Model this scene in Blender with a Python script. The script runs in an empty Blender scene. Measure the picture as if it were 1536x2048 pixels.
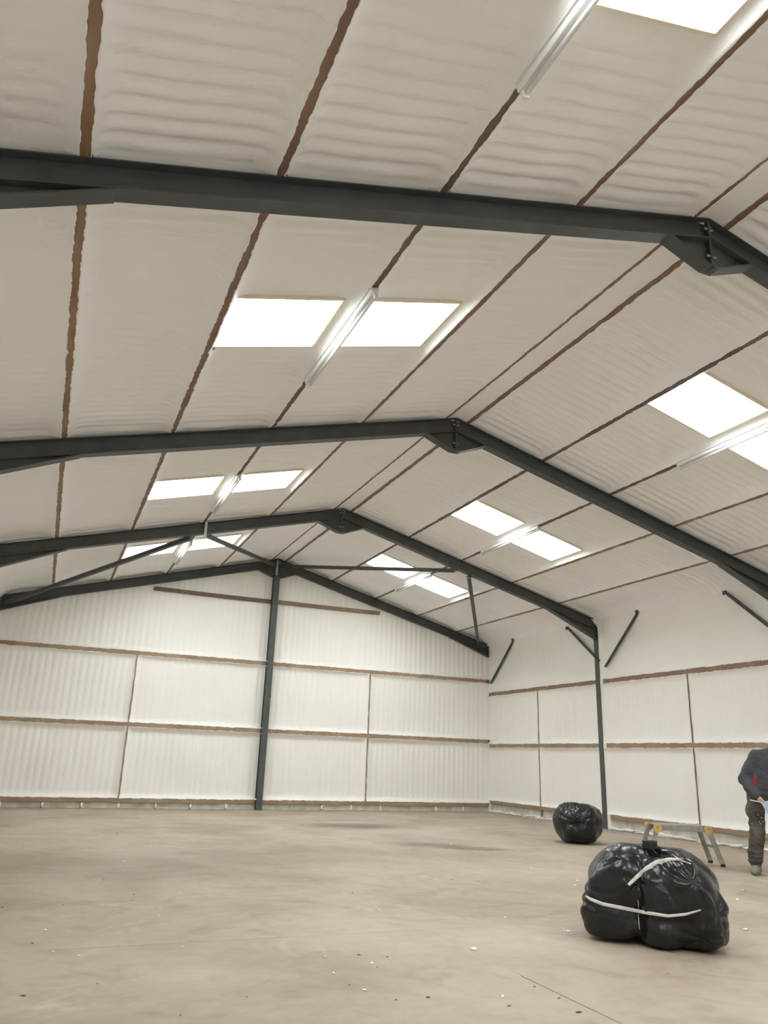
import bpy, math, random
import numpy as np
from mathutils import Matrix, Vector
from mathutils.bvhtree import BVHTree

S = bpy.context.scene
COL = S.collection
random.seed(4); rng = np.random.default_rng(4)

# ------------------------------------------------------------------ camera
CAM_R = np.array([[0.9175584, -0.3961093, 0.0344090],     # right
                  [0.1526515, 0.2710487, -0.9503842],     # down
                  [0.3671295, 0.8772856, 0.3091697]])     # forward
CAM_C = np.array([0.0, 0.0, 1.22]); FPX = 1518.2
cam = bpy.data.cameras.new('camera'); cam_ob = bpy.data.objects.new('camera', cam); COL.objects.link(cam_ob)
cam.sensor_fit = 'VERTICAL'; cam.sensor_height = 36.0; cam.sensor_width = 27.0
cam.lens = FPX / 2048 * 36.0; cam.clip_start = 0.05; cam.clip_end = 200
m = Matrix.Identity(4)
for i in range(3):
    m[i][0] = CAM_R[0][i]; m[i][1] = -CAM_R[1][i]; m[i][2] = -CAM_R[2][i]; m[i][3] = CAM_C[i]
cam_ob.matrix_world = m
S.camera = cam_ob

# ------------------------------------------------------------------ sky and exposure (overcast daylight through the roof lights)
world = bpy.data.worlds.new('overcast_sky'); S.world = world; world.use_nodes = True
bg = world.node_tree.nodes['Background']; bg.inputs[0].default_value = (0.93, 0.97, 1.0, 1); bg.inputs[1].default_value = 6.0
S.view_settings.view_transform = 'Standard'; S.view_settings.look = 'None'
S.view_settings.gamma = 1.0; S.view_settings.use_curve_mapping = False
S.view_settings.exposure = 1.89
S.cycles.max_bounces = 8; S.cycles.diffuse_bounces = 5; S.cycles.transparent_max_bounces = 8
S.cycles.adaptive_threshold = 0.06

# ------------------------------------------------------------------ dimensions of the shed (metres)
XR, ZR, SL = 4.83, 5.981, 0.267                 # ridge line at the rafter top, slope
AL = math.atan(SL); CA, SA = math.cos(AL), math.sin(AL)
OFF = [0.176, 1.471, 2.705, 3.942, 5.133]       # purlin offsets from the ridge
XWR, XWL = 10.976, 2 * XR - 10.976
YF = [4.145, 8.908, 13.671, 18.36]              # front edge of the rafters
YB, YS = 18.40, -5.45                           # gable rail face, end behind the viewer
BAY = [YS, -0.55, 4.212, 8.975, 13.738, 18.50]
SKY = [(-3.2, -2.2), (1.56, 2.56), (5.81, 6.78), (11.06, 12.05), (15.30, 16.33)]
PURW = 0.075

def ray(u, v):
    return CAM_R.T @ np.array([(u - 768) / FPX, (v - 1024) / FPX, 1.0])
def floor_at(u, v):
    w = ray(u, v); t = -CAM_C[2] / w[2]; return CAM_C + t * w

# ------------------------------------------------------------------ noise
def _hash(i, j, k, seed):
    n = (i * 374761393 + j * 668265263 + k * 2147483647 * 3 + seed * 974634777).astype(np.int64)
    n = (n ^ (n >> 13)) * 1274126177
    n = n & 0x7fffffff
    n = (n ^ (n >> 16)) & 0xffff
    return n / 65535.0
def vnoise(x, y, z=None, seed=0):
    x = np.asarray(x, float); y = np.asarray(y, float) + 0 * x
    z = np.zeros_like(y) if z is None else np.asarray(z, float) + 0 * y
    x = x + 0 * y
    i, j, k = np.floor(x).astype(np.int64), np.floor(y).astype(np.int64), np.floor(z).astype(np.int64)
    fx, fy, fz = x - i, y - j, z - k
    fx, fy, fz = (t * t * (3 - 2 * t) for t in (fx, fy, fz))
    r = 0
    for a in (0, 1):
        for b in (0, 1):
            for c in (0, 1):
                w = (fx if a else 1 - fx) * (fy if b else 1 - fy) * (fz if c else 1 - fz)
                r = r + w * _hash(i + a, j + b, k + c, seed)
    return r * 2 - 1
def fbm(x, y, z=None, seed=0, oct=3):
    r, a = 0, 1.0
    for o in range(oct):
        r = r + a * vnoise(np.asarray(x) * 2**o, np.asarray(y) * 2**o, None if z is None else np.asarray(z) * 2**o, seed + o)
        a *= 0.5
    return r

# ------------------------------------------------------------------ materials
MATS = {}
def mat(name, col, rough=0.6, metal=0.0, spec=0.5, var=None, scale=3.0, bump=0.0, bscale=40.0, coat=0.0, stretch=(1, 1, 1), detail=5.0):
    if name in MATS: return MATS[name]
    m = bpy.data.materials.new(name); m.use_nodes = True; nt = m.node_tree; b = nt.nodes['Principled BSDF']
    b.inputs['Base Color'].default_value = (*col, 1); b.inputs['Roughness'].default_value = rough
    b.inputs['Metallic'].default_value = metal; b.inputs['Specular IOR Level'].default_value = spec
    b.inputs['Coat Weight'].default_value = coat
    tc = nt.nodes.new('ShaderNodeTexCoord'); mp = nt.nodes.new('ShaderNodeMapping'); mp.inputs['Scale'].default_value = stretch
    nt.links.new(tc.outputs['Object'], mp.inputs['Vector'])
    if var:
        n = nt.nodes.new('ShaderNodeTexNoise'); n.inputs['Scale'].default_value = scale; n.inputs['Detail'].default_value = detail
        nt.links.new(mp.outputs[0], n.inputs['Vector'])
        r = nt.nodes.new('ShaderNodeValToRGB'); r.color_ramp.elements[0].position = 0.32; r.color_ramp.elements[1].position = 0.68
        r.color_ramp.elements[0].color = (*col, 1); r.color_ramp.elements[1].color = (*var, 1)
        nt.links.new(n.outputs['Fac'], r.inputs[0]); nt.links.new(r.outputs[0], b.inputs['Base Color'])
    if bump:
        n2 = nt.nodes.new('ShaderNodeTexNoise'); n2.inputs['Scale'].default_value = bscale; n2.inputs['Detail'].default_value = 4
        nt.links.new(mp.outputs[0], n2.inputs['Vector'])
        bp = nt.nodes.new('ShaderNodeBump'); bp.inputs['Strength'].default_value = bump; bp.inputs['Distance'].default_value = 0.01
        nt.links.new(n2.outputs['Fac'], bp.inputs['Height']); nt.links.new(bp.outputs[0], b.inputs['Normal'])
    MATS[name] = m; return m

FOAM = mat('spray_foam', (0.87, 0.850, 0.80), 0.7, var=(0.89, 0.87, 0.825), scale=1.1, bump=0.25, bscale=55)
ROOF_FOAM = mat('white_roof_foam', (0.895, 0.895, 0.89), 0.7, var=(0.915, 0.915, 0.91), scale=1.1, bump=0.25, bscale=55)
STEEL = mat('painted_steel', (0.056, 0.062, 0.066), 0.5, var=(0.076, 0.082, 0.083), scale=5, bump=0.05)
STEELG = mat('green_grey_painted_steel', (0.064, 0.075, 0.069), 0.5, var=(0.088, 0.098, 0.090), scale=5, bump=0.05)
GALV = mat('galvanised_steel', (0.45, 0.45, 0.43), 0.5, 0.6, var=(0.56, 0.56, 0.54), scale=12)
BOLT = mat('bolt_steel', (0.30, 0.30, 0.29), 0.4, 0.7)
T_RED = mat('red_brown_timber', (0.205, 0.120, 0.085), 0.75, var=(0.285, 0.185, 0.125), scale=2.2, bump=0.3, bscale=30, stretch=(6, 0.8, 6))
T_TAN = mat('tan_timber', (0.24, 0.145, 0.085), 0.75, var=(0.36, 0.24, 0.15), scale=2.2, bump=0.3, bscale=30, stretch=(6, 0.8, 6))
T_GREY = mat('grey_brown_timber', (0.13, 0.095, 0.075), 0.8, var=(0.21, 0.16, 0.125), scale=2.5, bump=0.5, bscale=30, stretch=(6, 0.6, 6))
T_WALL = mat('wall_rail_timber', (0.28, 0.19, 0.12), 0.78, var=(0.40, 0.29, 0.19), scale=2.0, bump=0.3, bscale=25)
T_WALLR = mat('reddish_rail_timber', (0.22, 0.135, 0.095), 0.78, var=(0.31, 0.215, 0.15), scale=2.0, bump=0.3, bscale=25)
FRAME_W = mat('cream_painted_timber', (0.78, 0.70, 0.52), 0.6, var=(0.80, 0.74, 0.60), scale=6)
WHITE_EN = mat('white_enamel', (0.80, 0.80, 0.78), 0.35, var=(0.74, 0.74, 0.72), scale=6)
TUBE = mat('frosted_tube_glass', (0.85, 0.86, 0.85), 0.2, var=(0.80, 0.82, 0.82), scale=10)
BLOCK = mat('concrete_block', (0.48, 0.45, 0.38), 0.9, var=(0.66, 0.63, 0.55), scale=5, bump=0.6, bscale=45)
ALU = mat('aluminium', (0.42, 0.40, 0.37), 0.5, 0.5, var=(0.30, 0.28, 0.25), scale=14)
YELLOW = mat('yellow_plastic', (0.62, 0.42, 0.14), 0.5, var=(0.55, 0.38, 0.15), scale=20)
BLACKP = mat('black_rubber', (0.012, 0.012, 0.013), 0.5, var=(0.02, 0.02, 0.02), scale=20)
TAPE = mat('white_strap', (0.62, 0.60, 0.55), 0.35, var=(0.75, 0.74, 0.70), scale=30, bump=0.4, bscale=60)
CHIP = mat('dark_chip', (0.13, 0.105, 0.085), 0.9, var=(0.22, 0.18, 0.14), scale=30)
CRUMB = mat('foam_crumb', (0.82, 0.79, 0.72), 0.8, var=(0.86, 0.84, 0.80), scale=30)
JOINT = mat('joint_filler', (0.58, 0.48, 0.40), 0.9, var=(0.46, 0.38, 0.30), scale=9)
DARKJ = mat('open_joint', (0.10, 0.08, 0.06), 1.0, var=(0.14, 0.11, 0.09), scale=9)

def plastic_material():
    m = mat('black_polythene', (0.008, 0.008, 0.009), 0.27, spec=0.45, var=(0.012, 0.012, 0.013), scale=8)
    nt = m.node_tree; b = nt.nodes['Principled BSDF']
    tc = nt.nodes.new('ShaderNodeTexCoord')
    mu = nt.nodes.new('ShaderNodeTexNoise'); mu.noise_type = 'RIDGED_MULTIFRACTAL'; mu.inputs['Scale'].default_value = 11; mu.inputs['Detail'].default_value = 3
    mu.inputs['Distortion'].default_value = 1.2
    nt.links.new(tc.outputs['Object'], mu.inputs['Vector'])
    bp = nt.nodes.new('ShaderNodeBump'); bp.inputs['Strength'].default_value = 0.22; bp.inputs['Distance'].default_value = 0.012
    nt.links.new(mu.outputs['Fac'], bp.inputs['Height']); nt.links.new(bp.outputs[0], b.inputs['Normal'])
    return m
PLASTIC = plastic_material()

def pane_material():
    m = bpy.data.materials.new('translucent_roof_sheet'); m.use_nodes = True; nt = m.node_tree; nt.nodes.clear()
    out = nt.nodes.new('ShaderNodeOutputMaterial'); tr = nt.nodes.new('ShaderNodeBsdfTransparent'); df = nt.nodes.new('ShaderNodeBsdfTranslucent')
    mx = nt.nodes.new('ShaderNodeMixShader'); mx.inputs[0].default_value = 0.25
    tc = nt.nodes.new('ShaderNodeTexCoord'); n = nt.nodes.new('ShaderNodeTexNoise'); n.inputs['Scale'].default_value = 7; n.inputs['Detail'].default_value = 6
    nt.links.new(tc.outputs['Object'], n.inputs['Vector'])
    r = nt.nodes.new('ShaderNodeValToRGB'); r.color_ramp.elements[0].position = 0.30; r.color_ramp.elements[0].color = (0.55, 0.58, 0.56, 1)
    r.color_ramp.elements[1].position = 0.45; r.color_ramp.elements[1].color = (0.90, 0.92, 0.92, 1)
    nt.links.new(n.outputs['Fac'], r.inputs[0]); nt.links.new(r.outputs[0], tr.inputs[0]); nt.links.new(r.outputs[0], df.inputs[0])
    nt.links.new(tr.outputs[0], mx.inputs[1]); nt.links.new(df.outputs[0], mx.inputs[2]); nt.links.new(mx.outputs[0], out.inputs[0])
    return m
PANE = pane_material()

def floor_material():
    m = bpy.data.materials.new('worn_concrete'); m.use_nodes = True; nt = m.node_tree; b = nt.nodes['Principled BSDF']
    L = nt.links.new
    tc = nt.nodes.new('ShaderNodeTexCoord'); geo = nt.nodes.new('ShaderNodeNewGeometry')
    def noise(scale, detail, rough=0.55, dist=0.0):
        n = nt.nodes.new('ShaderNodeTexNoise'); n.inputs['Scale'].default_value = scale; n.inputs['Detail'].default_value = detail
        n.inputs['Roughness'].default_value = rough; n.inputs['Distortion'].default_value = dist
        L(geo.outputs['Position'], n.inputs['Vector']); return n.outputs['Fac']
    def ramp(fac, p0, c0, p1, c1):
        r = nt.nodes.new('ShaderNodeValToRGB'); r.color_ramp.elements[0].position = p0; r.color_ramp.elements[1].position = p1
        r.color_ramp.elements[0].color = (*c0, 1); r.color_ramp.elements[1].color = (*c1, 1); L(fac, r.inputs[0]); return r.outputs[0]
    def mix(a, bb, fac, mode='MIX'):
        x = nt.nodes.new('ShaderNodeMix'); x.data_type = 'RGBA'; x.blend_type = mode
        L(a, x.inputs[6]); L(bb, x.inputs[7])
        if isinstance(fac, float): x.inputs[0].default_value = fac
        else: L(fac, x.inputs[0])
        return x.outputs[2]
    base = ramp(noise(0.55, 5, 0.6, 0.6), 0.35, (0.365, 0.293, 0.225), 0.66, (0.49, 0.41, 0.325))
    fine = ramp(noise(9, 6, 0.65), 0.3, (0.80, 0.79, 0.78), 0.7, (1, 1, 1))
    c = mix(base, fine, 0.5, 'MULTIPLY')
    streak = ramp(noise(1.6, 4, 0.5, 2.2), 0.52, (1, 1, 1), 0.70, (0.80, 0.78, 0.76))
    c = mix(c, streak, 0.6, 'MULTIPLY')
    pale = ramp(noise(0.9, 6, 0.7, 1.4), 0.60, (0, 0, 0), 0.72, (1, 1, 1))
    rgb = nt.nodes.new('ShaderNodeRGB'); rgb.outputs[0].default_value = (0.60, 0.545, 0.46, 1)
    pf = nt.nodes.new('ShaderNodeMath'); pf.operation = 'MULTIPLY'; pf.inputs[1].default_value = 0.5; L(pale, pf.inputs[0])
    c = mix(c, rgb.outputs[0], pf.outputs[0])
    # damp marks with shapes of their own: centre x, y, half sizes, turn, strength
    wob = nt.nodes.new('ShaderNodeTexNoise'); wob.inputs['Scale'].default_value = 2.6; wob.inputs['Detail'].default_value = 4; L(geo.outputs['Position'], wob.inputs['Vector'])
    for (x, y, a, bq, turn, st) in ((5.65, 14.35, 1.0, 0.62, -0.1, 0.95), (5.75, 11.15, 0.8, 0.42, -0.5, 0.8), (6.1, 10.7, 0.6, 0.22, -0.35, 0.7),
                                    (0.6, 9.4, 2.6, 1.5, 0.2, 0.30), (3.6, 10.4, 2.6, 0.8, 0.1, 0.25), (-0.6, 7.3, 0.9, 1.4, 0, 0.3)):
        mp = nt.nodes.new('ShaderNodeMapping'); mp.vector_type = 'TEXTURE'
        mp.inputs['Location'].default_value = (x, y, 0); mp.inputs['Rotation'].default_value = (0, 0, turn); mp.inputs['Scale'].default_value = (a, bq, 1)
        L(geo.outputs['Position'], mp.inputs['Vector'])
        ln = nt.nodes.new('ShaderNodeVectorMath'); ln.operation = 'LENGTH'; L(mp.outputs[0], ln.inputs[0])
        ad = nt.nodes.new('ShaderNodeMath'); ad.operation = 'MULTIPLY_ADD'; ad.inputs[1].default_value = 1.1; L(wob.outputs['Fac'], ad.inputs[0]); L(ln.outputs['Value'], ad.inputs[2])
        k = ramp(ad.outputs[0], 1.0 / 2, (st, st, st), 1.0, (0, 0, 0))
        sc = nt.nodes.new('ShaderNodeMath'); sc.operation = 'MULTIPLY'; sc.inputs[1].default_value = 0.55
        L(ad.outputs[0], sc.inputs[0]); nt.links.remove(k.node.inputs[0].links[0]); L(sc.outputs[0], k.node.inputs[0])
        dk = nt.nodes.new('ShaderNodeRGB'); dk.outputs[0].default_value = (0.17, 0.135, 0.105, 1)
        c = mix(c, dk.outputs[0], k)
    L(c, b.inputs['Base Color'])
    rr = ramp(noise(1.3, 4), 0.35, (0.55, 0.55, 0.55), 0.65, (0.75, 0.75, 0.75)); L(rr, b.inputs['Roughness'])
    b.inputs['Specular IOR Level'].default_value = 0.35
    bp = nt.nodes.new('ShaderNodeBump'); bp.inputs['Strength'].default_value = 0.25; bp.inputs['Distance'].default_value = 0.006
    L(noise(28, 5), bp.inputs['Height']); L(bp.outputs[0], b.inputs['Normal'])
    return m
FLOORM = floor_material()

# ------------------------------------------------------------------ mesh helpers (world coordinates in, local to the parent out)
def npmesh(name, V, Q, smooth=True):
    V = np.asarray(V, np.float32); Q = np.asarray(Q, np.int32); k = Q.shape[1]
    me = bpy.data.meshes.new(name)
    me.vertices.add(len(V)); me.vertices.foreach_set('co', V.ravel())
    me.loops.add(Q.size); me.loops.foreach_set('vertex_index', Q.ravel())
    me.polygons.add(len(Q)); me.polygons.foreach_set('loop_start', np.arange(0, Q.size, k, dtype=np.int32))
    me.polygons.foreach_set('use_smooth', np.full(len(Q), smooth))
    me.update(calc_edges=True); me.validate(); return me
def link(name, me, m, parent=None):
    o = bpy.data.objects.new(name, me); COL.objects.link(o)
    if m is not None and not me.materials: me.materials.append(m)
    if parent is not None: o.parent = parent
    return o
def ploc(parent):
    p = np.zeros(3)
    while parent is not None:
        p += np.array(parent.location); parent = parent.parent
    return p
def npobj(name, V, Q, m, parent=None, smooth=True, loc=None):
    V = np.asarray(V, float); l = ploc(parent)
    if parent is None and loc is not None: l = np.array(loc, float)
    o = link(name, npmesh(name, V - l, Q, smooth), m, parent)
    if parent is None and loc is not None: o.location = loc
    return o
def tag(o, label=None, cat=None, group=None, kind=None):
    if label: o['label'] = label
    if cat: o['category'] = cat
    if group: o['group'] = group
    if kind: o['kind'] = kind
    return o
def thing(name, loc, label, cat, group=None):
    o = bpy.data.objects.new(name, None); o.empty_display_size = 0.1; COL.objects.link(o); o.location = loc
    return tag(o, label, cat, group)

class MB:                                   # collects polygons of one part
    def __init__(s): s.v = []; s.f = []
    def add(s, vs, fs):
        n = len(s.v); s.v += [tuple(map(float, p)) for p in vs]; s.f += [tuple(n + i for i in f) for f in fs]; return s
    def hexa(s, c):                         # 8 corners: bottom 4 then top 4
        return s.add(c, [(3, 2, 1, 0), (4, 5, 6, 7), (0, 1, 5, 4), (1, 2, 6, 5), (2, 3, 7, 6), (3, 0, 4, 7)])
    def box(s, c, ax, ay, az, hx, hy, hz):
        c, ax, ay, az = (np.array(t, float) for t in (c, ax, ay, az))
        q = []
        for k in (-1, 1):
            for i, j in ((-1, -1), (1, -1), (1, 1), (-1, 1)): q.append(c + ax * hx * i + ay * hy * j + az * hz * k)
        return s.hexa(q)
    def abox(s, x0, x1, y0, y1, z0, z1):
        return s.box(((x0 + x1) / 2, (y0 + y1) / 2, (z0 + z1) / 2), (1, 0, 0), (0, 1, 0), (0, 0, 1), abs(x1 - x0) / 2, abs(y1 - y0) / 2, abs(z1 - z0) / 2)
    def prism(s, poly, y0, y1):             # polygon in xz drawn out along y
        n = len(poly); vs = [(p[0], y0, p[1]) for p in poly] + [(p[0], y1, p[1]) for p in poly]
        fs = [tuple(range(n)), tuple(range(2 * n - 1, n - 1, -1))] + [(i, i + n, (i + 1) % n + n, (i + 1) % n) for i in range(n)]
        return s.add(vs, fs)
    def bar(s, p, q, w, h, up=(0, 0, 1)):
        p, q = np.array(p, float), np.array(q, float); d = q - p; L = np.linalg.norm(d); d /= L
        up = np.array(up, float); sd = np.cross(d, up); sd /= np.linalg.norm(sd); u = np.cross(sd, d)
        return s.box((p + q) / 2, d, sd, u, L / 2, w / 2, h / 2)
    def cyl(s, p, q, r0, r1=None, n=14):
        r1 = r0 if r1 is None else r1
        p, q = np.array(p, float), np.array(q, float); d = q - p; d /= np.linalg.norm(d)
        a = np.cross(d, (0, 0, 1.0) if abs(d[2]) < 0.9 else (1.0, 0, 0)); a /= np.linalg.norm(a); b = np.cross(d, a)
        vs = [p + r0 * (a * math.cos(t) + b * math.sin(t)) for t in np.arange(n) * 2 * math.pi / n] + \
             [q + r1 * (a * math.cos(t) + b * math.sin(t)) for t in np.arange(n) * 2 * math.pi / n]
        return s.add(vs, [tuple(range(n))[::-1], tuple(range(n, 2 * n))] + [(i, (i + 1) % n, (i + 1) % n + n, i + n) for i in range(n)])
    def build(s, name, m, parent=None, bevel=0.0, smooth=False, loc=None):
        l = ploc(parent)
        if parent is None and loc is not None: l = np.array(loc, float)
        me = bpy.data.meshes.new(name); me.from_pydata([tuple(np.array(v) - l) for v in s.v], [], s.f); me.update()
        import bmesh
        bm = bmesh.new(); bm.from_mesh(me); bmesh.ops.recalc_face_normals(bm, faces=bm.faces)
        if bevel:
            bmesh.ops.bevel(bm, geom=[e for e in bm.edges], offset=bevel, segments=1, affect='EDGES', clamp_overlap=True)
        bm.to_mesh(me); bm.free()
        if smooth: me.polygons.foreach_set('use_smooth', [True] * len(me.polygons))
        o = link(name, me, m, parent)
        if parent is None and loc is not None: o.location = loc
        return o

def gridquads(nu, nv, keep=None):
    i = np.arange(nu * nv).reshape(nu, nv)
    q = np.stack([i[:-1, :-1], i[1:, :-1], i[1:, 1:], i[:-1, 1:]], -1)
    return q[keep] if keep is not None else q.reshape(-1, 4)

PITCH = 0.146
def corr(t):                                 # round bumps with narrow grooves between, 0..1
    return 1 - ((1 - np.cos(2 * np.pi * t / PITCH)) / 2) ** 1.5
def edge_samples(L, n, dense):
    d = np.array([0, 0.004, 0.012, 0.03, 0.06, 0.10, 0.15, 0.21])
    d = d[d < L / 2 - 0.02]
    mid = np.linspace(d[-1], L - d[-1], n)[1:-1] if dense else np.array([L / 2])
    return np.concatenate([d, mid, L - d[::-1]])

def foam_panel(parent, O, U, V, N, ulen, vlen, wave='u', D=0.085, amp=0.030, cove=(1, 1, 1, 1), cw=0.2, over=(0, 0, 1, 1), hole=None,
               seed=0, step=0.0146, vtop=None, lift=None, nv=8, phase=0.0, m=FOAM):
    """one field of sprayed foam: U x V field on plane O with N towards the room; level 0 = face of the timbers, foam lies D behind it.
    cove / over: edges u0, u1, v0, v1. hole: (ua, ub, va, vb). vtop(u): factor on v. lift(u, v): extra height towards the room"""
    O, U, V, N = (np.array(t, float) for t in (O, U, V, N))
    if wave == 'u':
        us = np.unique(np.concatenate([np.arange(0, ulen, step), [ulen], [0.004, 0.012, ulen - 0.012, ulen - 0.004]])); vs = edge_samples(vlen, nv, True)
    if hole:
        us = np.unique(np.concatenate([us[(abs(us - hole[0]) > step * .6) & (abs(us - hole[1]) > step * .6)], hole[:2]]))
        vs = np.unique(np.concatenate([vs[(abs(vs - hole[2]) > .008) & (abs(vs - hole[3]) > .008)], hole[2:]]))
    u, v = np.meshgrid(us, vs, indexing='ij')
    vt = np.ones_like(u) if vtop is None else vtop(u) / vlen
    vv = v * vt
    def c(e, on):
        if not on: return np.ones_like(e)
        return 1 - on * (1 - np.clip(e / cw, 0, 1)) ** 2.3
    cov = c(u, cove[0]) * c(ulen - u, cove[1]) * c(vv, cove[2]) * c(vlen * vt - vv, cove[3])
    damp = np.clip((cov - 0.45) / 0.45, 0, 1)
    if hole:
        dx = np.maximum(np.maximum(hole[0] - u, u - hole[1]), 0); dy = np.maximum(np.maximum(hole[2] - v, v - hole[3]), 0)
        damp = damp * np.clip((np.hypot(dx, dy) - 0.02) / 0.45, 0, 1)
    k = 0.85 + 0.30 * vnoise(u * 0.8 + seed * 7.3, v * 0.9, seed=3)
    wob = 0.012 * vnoise(u * 1.7 + seed, vv * 2.5, seed=8)
    wavec = corr(u + wob + phase)
    lev = -D * cov + amp * k * damp * (wavec - 0.6) + (0.008 * vnoise(u * 2.1 + 3 * seed, vv * 2.6, seed=5) + 0.004 * vnoise(u * 6 + seed, vv * 6, seed=6)) * np.clip(cov, 0, 1)
    if lift is not None: lev = lev + lift(u, vv)
    uo, vo = u.copy(), vv.copy()
    def ragged(t, s): return 0.005 * vnoise(t * 4.0, s, seed=11) + 0.008 * vnoise(t * 13.0, s, seed=12) + 0.006 * vnoise(t * 37.0, s, seed=13) + 0.008
    for e in range(4):
        if not over[e]: continue
        for row, f in ((0, 1.0), (1, 0.6)):
            if e == 0: uo[row, :] -= f * np.maximum(ragged(vv[row], seed + .3), .001); lev[row, :] = 0.004 if row == 0 else 0.006
            if e == 1: uo[-1 - row, :] += f * np.maximum(ragged(vv[-1 - row], seed + .7), .001); lev[-1 - row, :] = 0.004 if row == 0 else 0.006
            if e == 2: vo[:, row] -= f * np.maximum(ragged(us, seed + 1.3), .001); lev[:, row] = 0.004 if row == 0 else 0.006
            if e == 3: vo[:, -1 - row] += f * np.maximum(ragged(us, seed + 2.7), .001); lev[:, -1 - row] = 0.004 if row == 0 else 0.006
    P = O + uo[..., None] * U + vo[..., None] * V + lev[..., None] * N
    keep = None
    if hole:
        cu = (us[:-1] + us[1:]) / 2; cv = (vs[:-1] + vs[1:]) / 2
        keep = ~((cu[:, None] > hole[0]) & (cu[:, None] < hole[1]) & (cv[None] > hole[2]) & (cv[None] < hole[3]))
    Q = gridquads(len(us), len(vs), keep)
    if np.dot(np.cross(U, V), N) < 0: Q = Q[:, ::-1]
    return npobj('foam_panel', P.reshape(-1, 3), Q, m, parent)

def roof_pt(s, o, y, n=0.0):                 # o: horizontal offset from the ridge, n: distance below the purlin soffit
    return np.array([XR + s * o - s * SA * n, y, ZR - SL * o - CA * n])
def slope_dir(s): return np.array([s * CA, 0, -SA])
def slope_nrm(s): return np.array([-s * SA, 0, -CA])
SIDE = {-1: 'left', 1: 'right'}
SEEN = 1                                     # first bay that can be seen

# ------------------------------------------------------------------ floor
base = MB().abox(XWL - .35, XWR + .35, YS - .3, YB + .5, -0.22, -0.16).build('floor', DARKJ)
tag(base, 'broad worn beige concrete floor with dark damp patches', 'floor', kind='structure')
JX, JY = 2.88, 5.785
gx, gy = 0.004, 0.003
for x0, x1 in ((XWL - .3, JX - gx), (JX + gx, XWR + .3)):
    for y0, y1 in ((YS - .25, JY - gy), (JY + gy, YB + .45)):
        MB().abox(x0, x1, y0, y1, -0.16, 0.0).build('slab', FLOORM, base, bevel=0.002)
MB().abox(JX - gx, JX + gx, 4.47, YB + .4, -0.16, -0.001).build('joint_filler', JOINT, base)
MB().abox(XWL - .3, JX - gx, JY - gy, JY + gy, -0.16, -0.0015).build('joint_filler', JOINT, base)
MB().abox(JX + gx, XWR + .3, JY - gy, JY + gy, -0.16, -0.0005).build('joint_filler', FLOORM, base)

# ------------------------------------------------------------------ roof: outer sheet, foam fields, roof lights
def strips(s):                               # (upper offset, lower offset) of the fields on one slope
    r = [(OFF[k] + PURW / 2 * CA, OFF[k + 1] - PURW / 2 * CA) for k in range(4)]
    return r + [(OFF[4] + PURW / 2 * CA, XWR - XR + 0.10)]
sheet = MB()
YE = [YS - .2] + [t for a in SKY for t in a] + [YB + .35]
holes = {(s, b, k): None for s in (-1, 1) for b in range(5) for k in (1, 2)}
for s in (-1, 1):
    for (b, k) in [(b, k) for b in range(5) for k in (1, 2)]:
        oa, ob = strips(s)[k]                # gap is wider on the +x side of each light
        lo, hi = (0.10, 0.02) if s < 0 else (0.02, 0.10)
        holes[(s, b, k)] = (oa / CA + lo, ob / CA - hi)
    qs = [0.0, holes[(s, 0, 1)][0], holes[(s, 0, 1)][1], holes[(s, 0, 2)][0], holes[(s, 0, 2)][1], (XWR - XR + .3) / CA]
    for i in range(5):
        for j in range(len(YE) - 1):
            if i in (1, 3) and j % 2 == 1: continue
            p = [roof_pt(s, qs[i] * CA, YE[j], -.17), roof_pt(s, qs[i + 1] * CA, YE[j], -.17), roof_pt(s, qs[i + 1] * CA, YE[j + 1], -.17), roof_pt(s, qs[i] * CA, YE[j + 1], -.17)]
            sheet.hexa(p + [t - slope_nrm(s) * .02 for t in p])
ceiling = sheet.build('ceiling', ROOF_FOAM)
tag(ceiling, 'pitched roof lined with ribbed cream spray foam', 'ceiling', kind='structure')

WN = 0
ORD = ['behind the viewer', 'nearest', 'second', 'third', 'farthest']
seed = 1
for s in (-1, 1):
    U, V, N = np.array([0, 1.0, 0]), slope_dir(s), slope_nrm(s)
    for b in range(5):
        y0, y1 = BAY[b], BAY[b + 1]
        if b == 4: y1 = YB + .25
        for k, (oa, ob) in enumerate(strips(s)):
            O = roof_pt(s, oa, y0); w = (ob - oa) / CA; h = None
            if k in (1, 2):
                ha = holes[(s, b, k)]; h = (SKY[b][0] - y0, SKY[b][1] - y0, ha[0] - oa / CA, ha[1] - oa / CA)
            kw = {}
            if k == 4:
                w0 = w
                kw = dict(lift=lambda u, v, w0=w0: 0.22 * np.clip((v - (w0 - .42)) / .42, 0, 1) ** 2.2, cove=(0.7, 0.7, 1, 0), over=(0, 0, 1, 0), amp=.010)
            else: kw = dict(cove=(0.7, 0.7, 1, 1))
            if b == 4: kw['cove'] = (kw['cove'][0], 0.4) + kw['cove'][2:]
            seed += 1
            foam_panel(ceiling, O, U, V, N, y1 - y0, w, hole=h, seed=seed, step=0.0146 if b >= SEEN else 0.0365, phase=y0, m=ROOF_FOAM, **kw)
# ridge strip between the two top purlins
for b in range(5):
    y0, y1 = BAY[b], BAY[b + 1] if b < 4 else YB + .25
    e = OFF[0] - PURW / 2 * CA
    p = roof_pt(-1, e, 0)
    seed += 1
    foam_panel(ceiling, (p[0], y0, p[2]), (0, 1, 0), (1, 0, 0), (0, 0, -1), y1 - y0, 2 * e, D=0.05, amp=0.008, cw=0.08, seed=seed, step=0.03, nv=6, phase=y0, m=ROOF_FOAM)

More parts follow.
